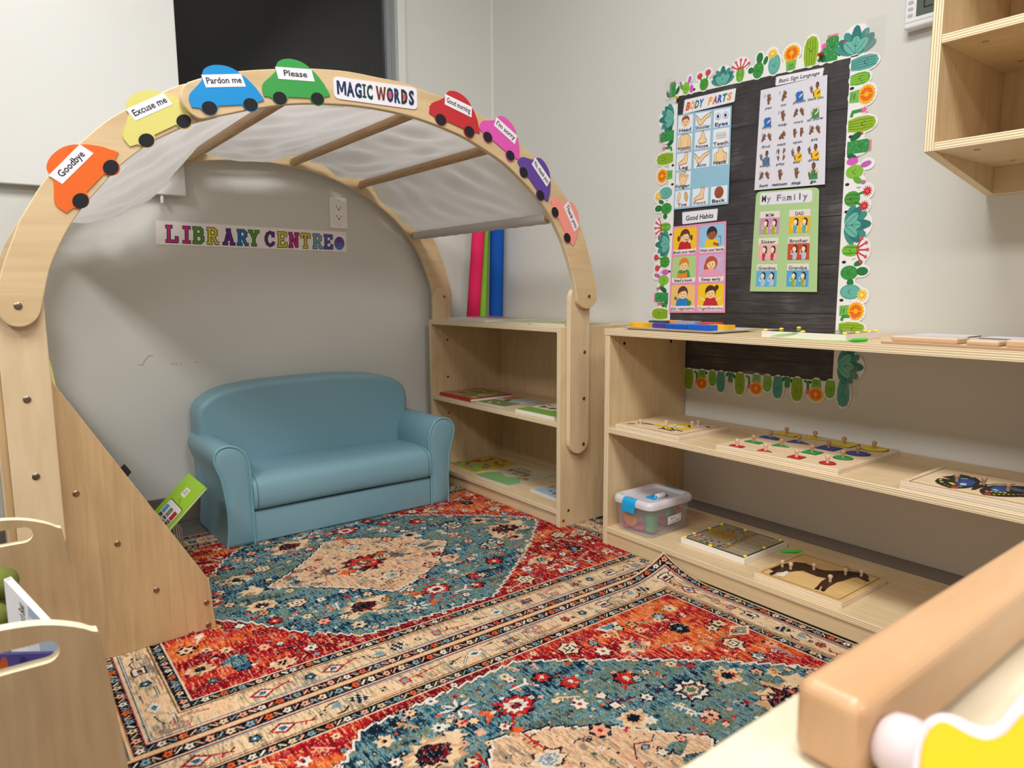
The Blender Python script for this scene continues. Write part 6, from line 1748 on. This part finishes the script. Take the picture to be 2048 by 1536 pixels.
    half = [(.200, 0), (.248, .100), (.315, .168), (.378, .271), (.497, .390), (.642, .396), (.851, .404), (.943, .337), (1.074, .238), (1.20, .130), (1.302, .028), (1.312, 0)]
    def saw(pts, step=.030, amp=.009):
        out = []
        for (x0, y0), (x1, y1) in zip(pts[:-1], pts[1:]):
            L = math.hypot(x1 - x0, y1 - y0); n = max(1, round(L / step))
            nxv, nyv = -(y1 - y0) / L, (x1 - x0) / L
            for k in range(n):
                t0 = k / n; t1 = (k + .93) / n
                out.append((x0 + (x1 - x0) * t0, y0 + (y1 - y0) * t0))
                out.append((x0 + (x1 - x0) * t1 + nxv * amp * (1 if L else 0), y0 + (y1 - y0) * t1 + nyv * amp))
        out.append(pts[-1])
        return out
    cy = H / 2
    sw = saw(half)
    med = [(x, cy - y) for x, y in sw] + [(x, cy + y) for x, y in sw[::-1]]
    R.poly(med, tf)
    R.line(med, .0085, NV, True); R.line(med, .0052, WHc, True)
    # cream diamond
    dcx = .686
    dh = [(.411, 0), (.50, .060), (.60, .150), (.663, .225), (.76, .19), (.86, .115), (.96, 0)]
    sw2 = saw(dh, .026, .006)
    dia = [(x, cy - y) for x, y in sw2] + [(x, cy + y) for x, y in sw2[::-1]]
    R.line(dia, .013, NV, True); R.poly(dia, pf); R.line(dia, .0042, WHc, True)
    def burst(x, y, r, cols, n=9, sx=1, sy=1, jit=.25, sd=1):
        q = random.Random(sd)
        for i, c in enumerate(cols):
            k_ = r * (1 - i * .8 / len(cols))
            m = n * 2
            R.poly([(x + sx * k_ * (1 if k % 2 else .74) * (1 + (q.random() - .5) * jit) * math.cos(PI * k / n), y + sy * k_ * (1 if k % 2 else .74) * (1 + (q.random() - .5) * jit) * math.sin(PI * k / n)) for k in range(m)], c)
    # heart of the diamond
    burst(dcx, cy, .060, [(60, 20, 30), RDc, ORc], 11, 1.15, 1, .35, 3); burst(dcx - .066, cy - .035, .020, [ORc], 5, 1.5, .8); burst(dcx + .068, cy + .036, .022, [(70, 30, 30), ORc], 6, 1.4, .8)
    burst(dcx, cy, .022, [NV, GRc, NV, PKc], 10, 1.1, .9)
    for sx_ in (-1, 1):
        for sy_ in (-1, 1):
            x, y = dcx + .008 + sx_ * .0, cy + sy_ * .130
            burst(x + sx_ * .0 + .012, y, .034, [(80, 50, 50), (238, 214, 186), (238, 214, 186), LBc, WHc], 8, 1.2, .9)
            flower(x + .012, y, .010, LBc, RDc, 4)
            burst(dcx + sx_ * .105, cy + sy_ * .005 + (.0 if sx_ > 0 else 0), .026, [(60, 40, 50), (140, 120, 120), GRc, DRc], 9)
            x, y = dcx + sx_ * .17, cy + sy_ * .080 * (1 - .35)
            R.line([(x - .035, y - .012 * sy_), (x - .01, y + .018 * sy_), (x + .02, y + .004 * sy_), (x + .038, y + .014 * sy_)], .003, DRc)
            R.poly([(x - .012, y), (x, y - .009), (x + .012, y), (x, y + .009)], NV); R.poly([(x - .008, y), (x, y - .006), (x + .008, y), (x, y + .006)], LBc)
            R.poly([(dcx + sx_ * .20, cy + sy_ * .0), (dcx + sx_ * .245, cy + sy_ * .018), (dcx + sx_ * .215, cy + sy_ * .034), (dcx + sx_ * .185, cy + sy_ * .024)], tf)
            for (u, v) in ((.055, .085), (.10, .06), (.14, .02), (.03, .175)):
                x, y = dcx + sx_ * u, cy + sy_ * v
                R.poly([(x - .008, y), (x, y - .006), (x + .008, y), (x, y + .006)], (60, 60, 70)); R.poly([(x - .005, y), (x, y - .0036), (x + .005, y), (x, y + .0036)], (170, 176, 160))
    # measured motifs of the teal ground (x, offset from the centre line), both halves
    def oct_(x, y, r, sd): burst(x, y, r, [(70, 24, 34), CRM, CRM, CRM], 6, 1.1, 1.0, .05, sd); flower(x, y, r * .42, WHc, NV, 4, NV)
    def starb(x, y, r, sd): burst(x, y, r, [CRM, (224, 180, 140), NV], 9, 1.2, 1.0, .45, sd)
    def white8(x, y, r, sd): burst(x, y, r, [NV, WHc, WHc, WHc], 12, 1.1, .92, .12, sd); burst(x, y, r * .62, [(60, 50, 60), (96, 120, 120), CRM, GRc], 6, 1.15, .9)
    def redfl(x, y, r, sd):
        burst(x, y, r, [(100, 20, 30), RDc, RDc, WHc, WHc, DRc], 10, 1.15, .9, .3, sd)
        R.poly([(x - r, y + .2 * r), (x - r * 2.1, y + r * 1.1), (x - r * 1.6, y + r * .1), (x - r * 2.0, y - r * .5)], ORc); R.line([(x - r * .6, y - r * .6), (x - r * 1.3, y - r * 1.4)], .006, RDc); R.poly([(x - r * 1.1, y - r * 1.2), (x - r * 1.5, y - r * 1.9), (x - r * .7, y - r * 1.6)], ORc)
    def lotus(x, y, r, sd):
        for k in range(8): an = .5 + k * PI / 4; R.poly([(x, y), (x + r * math.cos(an - .2) * .7, y + r * math.sin(an - .2) * .6), (x + r * 1.3 * math.cos(an), y + r * .95 * math.sin(an)), (x + r * .7 * math.cos(an + .2), y + r * .6 * math.sin(an + .2))], WHc)
        R.line([(x - r * .3, y - r * .1), (x + r * .3, y + r * .1)], .007, NV)
    def bigcream(x, y, r, sd): burst(x, y, r, [(214, 172, 130), CRM, NV, DRc, NV], 11, 1.3, 1.0, .5, sd); burst(x + r * 1.1, y + r * .4, r * .45, [CRM], 5, 1.2, 1, .6); burst(x - r * 1.0, y - r * .7, r * .4, [CRM], 5, 1.1, 1, .6)
    mot = [(redfl, .755, -.284, .040), (bigcream, .562, -.259, .046), (lotus, .663, -.342, .032), (oct_, .438, -.136, .030), (starb, .363, -.099, .036), (bigcream, 1.18, .018, .060), (white8, 1.057, -.114, .044), (starb, 1.156, -.101, .030), (starb, .90, -.120, .030), (redfl, .27, .0, .03)]
    for sgn in (-1, 1):
        for i, (f, x, dy, r) in enumerate(mot):
            if abs(dy) < .03 and sgn > 0: continue
            f(x, cy + sgn * abs(dy), r, i + 5)
        for i, (x, dy, r, c, cc) in enumerate([(.510, .34, .020, CRM, NV), (.451, .274, .018, PKc, RDc), (.827, .132, .020, PKc, RDc), (.853, .213, .020, WHc, RDc), (.884, .275, .020, RDc, WHc), (.987, .222, .026, RDc, CRM), (.892, .281, .022, RDc, WHc), (.855, .327, .020, RDc, CRM), (.36, .20, .018, RDc, CRM), (.43, .225, .014, CRM, NV), (.60, .20, .015, CRM, RDc), (.70, .245, .013, WHc, RDc), (.55, .185, .012, RDc, NV), (.30, .045, .016, CRM, RDc), (1.02, .04, .018, PKc, NV), (1.10, .20, .014, CRM, DRc), (.97, .15, .014, WHc, BLc), (.80, .36, .012, WHc, RDc), (1.24, .05, .018, CRM, RDc), (.645, .30, .014, PKc, DRc), (.50, .28, .012, WHc, RDc)]):
            flower(x, cy + sgn * dy, r, c, cc, 6, NV if i % 3 else None)
        R.line([(.78, cy + sgn * .33), (.815, cy + sgn * .33), (.83, cy + sgn * .31)], .006, WHc); R.line([(.815, cy + sgn * .33), (.825, cy + sgn * .345)], .005, WHc)
        R.line([(.90, cy + sgn * .18), (.95, cy + sgn * .165)], .005, DRc); R.line([(.92, cy + sgn * .19), (.935, cy + sgn * .155)], .004, DRc)
        R.poly([(.335, cy + sgn * .01), (.38, cy + sgn * .03), (.40, cy + sgn * .0), (.36, cy - sgn * .012)], CRM)
        # red corners
        for (f, x, dy, r) in ((oct_, .978, .379, .032), (starb, .165, .32, .026), (starb, .31, .40, .024), (oct_, 1.277, .173, .030), (starb, 1.10, .30, .034), (oct_, 1.24, .30, .024)):
            f(x, cy + sgn * dy, r, 4)
        for i, (x, dy, r, c, cc) in enumerate([(1.026, .325, .020, WHc, RDc), (1.237, .289, .022, NV, LBc), (1.10, .30, .014, LBc, NV), (1.16, .34, .016, PKc, DRc), (1.05, .27, .012, PKc, RDc), (1.33, .25, .018, CRM, DRc), (1.30, .37, .020, CRM, NV), (1.18, .22, .014, WHc, DRc), (.175, .38, .016, (70, 60, 70), LBc), (.24, .36, .020, BLc, NV), (.30, .31, .016, PKc, RDc), (.23, .27, .016, CRM, NV), (.38, .375, .016, WHc, NV), (.16, .22, .018, CRM, DRc), (.17, .10, .014, PKc, NV), (.45, .405, .010, CRM, DRc), (.90, .41, .010, CRM, NV), (.70, .412, .009, WHc, DRc), (1.34, .12, .016, PKc, NV), (.20, .17, .012, WHc, RDc), (1.08, .37, .012, CRM, NV)]):
            flower(x, cy + sgn * dy, r, c, cc, 6, NV if i % 4 == 1 else None)
        x, y = 1.112, cy + sgn * .408
        R.poly([(x - .032, y), (x + .036, y - sgn * .004), (x + .018, y - sgn * .036), (x - .020, y - sgn * .026)], WHc); R.poly([(x - .020, y - sgn * .003), (x + .022, y - sgn * .006), (x + .010, y - sgn * .026), (x - .012, y - sgn * .020)], (110, 140, 160))
        R.line([(1.16, cy + sgn * .375), (1.25, cy + sgn * .335)], .007, CRM); R.line([(1.17, cy + sgn * .37), (1.24, cy + sgn * .34)], .003, NV)
        R.line([(1.20, cy + sgn * .22), (1.27, cy + sgn * .20), (1.31, cy + sgn * .215)], .004, (150, 140, 90)); R.line([(1.23, cy + sgn * .225), (1.24, cy + sgn * .195)], .003, CRM)
        R.poly([(1.30, cy + sgn * .20), (1.34, cy + sgn * .175), (1.375, cy + sgn * .20), (1.34, cy + sgn * .225)], CRM); R.poly([(1.31, cy + sgn * .20), (1.34, cy + sgn * .182), (1.365, cy + sgn * .20), (1.34, cy + sgn * .218)], (150, 144, 130))
        R.poly([(.200, cy + sgn * .325), (.235, cy + sgn * .30), (.262, cy + sgn * .318), (.25, cy + sgn * .35), (.22, cy + sgn * .355)], tf)
        R.line([(.31, cy + sgn * .36), (.345, cy + sgn * .345), (.37, cy + sgn * .35)], .005, NV); R.line([(.345, cy + sgn * .345), (.35, cy + sgn * .37)], .004, NV)
        for k in range(6): R.line([(.29 + k * .012, cy + sgn * .405), (.30 + k * .012, cy + sgn * .395)], .003, CRM)
    q = random.Random(23)
    for k in range(230):
        x, y = q.uniform(.15, W - .15), q.uniform(.15, H - .15)
        r_ = q.uniform(.009, .016)
        kk = q.random(); c = q.choice([CRM, PKc, WHc, RDc, LBc, CRM, (226, 170, 110)]); cc = q.choice([NV, RDc, CRM, BLc])
        if kk < .55: flower(x, y, r_, c, cc, q.choice([4, 5, 6, 8]), NV if q.random() < .6 else None)
        elif kk < .75: R.poly([(x - r_, y), (x, y - r_ * .75), (x + r_, y), (x, y + r_ * .75)], NV); R.poly([(x - r_ * .75, y), (x, y - r_ * .55), (x + r_ * .75, y), (x, y + r_ * .55)], c); R.poly([(x - r_ * .3, y), (x, y - r_ * .2), (x + r_ * .3, y), (x, y + r_ * .2)], cc)
        else:
            an = q.uniform(0, 3); dx, dy = math.cos(an) * r_ * 1.6, math.sin(an) * r_ * 1.6
            R.line([(x - dx, y - dy), (x + dx, y + dy)], .0045, c)
            for tt in (-.5, .1, .6): R.line([(x + dx * tt, y + dy * tt), (x + dx * tt - dy * .5, y + dy * tt + dx * .5)], .0035, c)
    # a scatter of tiny filler motifs
    q = random.Random(17)
    C3 = [CRM, PKc, WHc, RDc, NV, LBc, GRc, ORc]
    for k in range(1100):
        x, y = q.uniform(.14, W - .14), q.uniform(.14, H - .14)
        i_, j_ = int(x / st), int(y / st)
        base_ = R.img[j_, i_]
        r_ = q.uniform(.003, .0085)
        kk = q.random()
        c = q.choice(C3)
        if kk < .5: flower(x, y, r_, c, q.choice([NV, RDc, CRM]), 4)
        elif kk < .75: R.poly([(x - r_, y), (x, y - r_ * .7), (x + r_, y), (x, y + r_ * .7)], c)
        else: R.line([(x - r_, y - r_ * .5), (x, y), (x + r_, y - r_ * .2)], .003, q.choice([CRM, NV, DRc]))
    # worn yarn: every colour is broken up by the weave
    R.img = np.clip(R.img, 0, 1) ** 1.12
    R.img *= (.54 + .34 * streak)[..., None]
    sp = (white > .93) & (streak > .45)
    R.img[sp] = R.img[sp] * .6 + srgb((220, 200, 176)) * .4
    return R
rm = bpy.data.materials.new('woven_rug'); rm.use_nodes = True
nt = rm.node_tree; pb = nt.nodes['Principled BSDF']; pb.inputs['Roughness'].default_value = .95; pb.inputs['Specular IOR Level'].default_value = .1
at = nt.nodes.new('ShaderNodeAttribute'); at.attribute_name = 'dye'
nt.links.new(at.outputs['Color'], pb.inputs['Base Color'])
tc = nt.nodes.new('ShaderNodeTexCoord'); wv = nt.nodes.new('ShaderNodeTexNoise'); wv.inputs['Scale'].default_value = 600
mpn = nt.nodes.new('ShaderNodeMapping'); mpn.inputs['Scale'].default_value = (1, .35, 1)
nt.links.new(tc.outputs['Object'], mpn.inputs[0]); nt.links.new(mpn.outputs[0], wv.inputs['Vector'])
bp = nt.nodes.new('ShaderNodeBump'); bp.inputs['Strength'].default_value = .5; bp.inputs['Distance'].default_value = .0012
nt.links.new(wv.outputs['Fac'], bp.inputs['Height']); nt.links.new(bp.outputs[0], pb.inputs['Normal'])
def rug(x0, y0, label, R, curl=None, zoff=0.0):
    nx, ny = R.nx, R.ny
    X = R.X.ravel(); Y = R.Y.ravel()
    Z = np.full(X.shape, .006, np.float32) + zoff
    Xo, Yo = X.copy(), Y.copy()
    if curl:
        d = np.hypot(X - R.W, Y - R.H)
        k = np.clip(1 - d / .17, 0, 1)
        Z += .052 * k ** 2.0
        Xo += -.012 * k ** 2; Yo += -.012 * k ** 2
        e = np.clip(1 - (R.H - Y) / .02, 0, 1)
        Z += .003 * e
    co = np.stack([Xo, Yo, Z], 1).astype(np.float32)
    idx = np.arange(nx * ny).reshape(ny, nx)
    q = np.stack([idx[:-1, :-1], idx[:-1, 1:], idx[1:, 1:], idx[1:, :-1]], -1).reshape(-1, 4)
    # skirt: bound edge and underside strip
    ring = np.concatenate([idx[0, :], idx[1:, -1], idx[-1, -2::-1], idx[-2:0:-1, 0]])
    nb = len(co)
    low = co[ring].copy(); low[:, 2] -= .0055
    co = np.concatenate([co, low])
    rn = np.arange(len(ring)); r2 = (rn + 1) % len(ring)
    sk = np.stack([ring, nb + rn, nb + r2, ring[r2]], -1)
    q = np.concatenate([q, sk])
    me = bpy.data.meshes.new('rug')
    me.vertices.add(len(co)); me.vertices.foreach_set('co', co.ravel())
    me.loops.add(q.size); me.loops.foreach_set('vertex_index', q.ravel().astype(np.int32))
    me.polygons.add(len(q)); me.polygons.foreach_set('loop_start', np.arange(len(q), dtype=np.int32) * 4)
    me.polygons.foreach_set('loop_total', np.full(len(q), 4, np.int32))
    me.polygons.foreach_set('use_smooth', np.ones(len(q), bool))
    me.update(calc_edges=True)
    col = np.ones((len(co), 4), np.float32)
    col[:nb, :3] = R.img.reshape(-1, 3)
    col[nb:, :3] = srgb((226, 196, 150))
    ca = me.color_attributes.new('dye', 'FLOAT_COLOR', 'POINT')
    ca.data.foreach_set('color', col.ravel())
    me.materials.append(rm)
    o = bpy.data.objects.new('rug', me); COL.objects.link(o)
    o.location = (x0, y0, 0)
    tag(o, label, 'rug')
    return o
RR = rug_design(3)
rug(.142, 1.238, 'red and teal medallion rug under the sofa and the arch', RR)
rug(-.010, .134, 'red and teal medallion rug with a curled corner, nearest the camera', RR, curl=True)
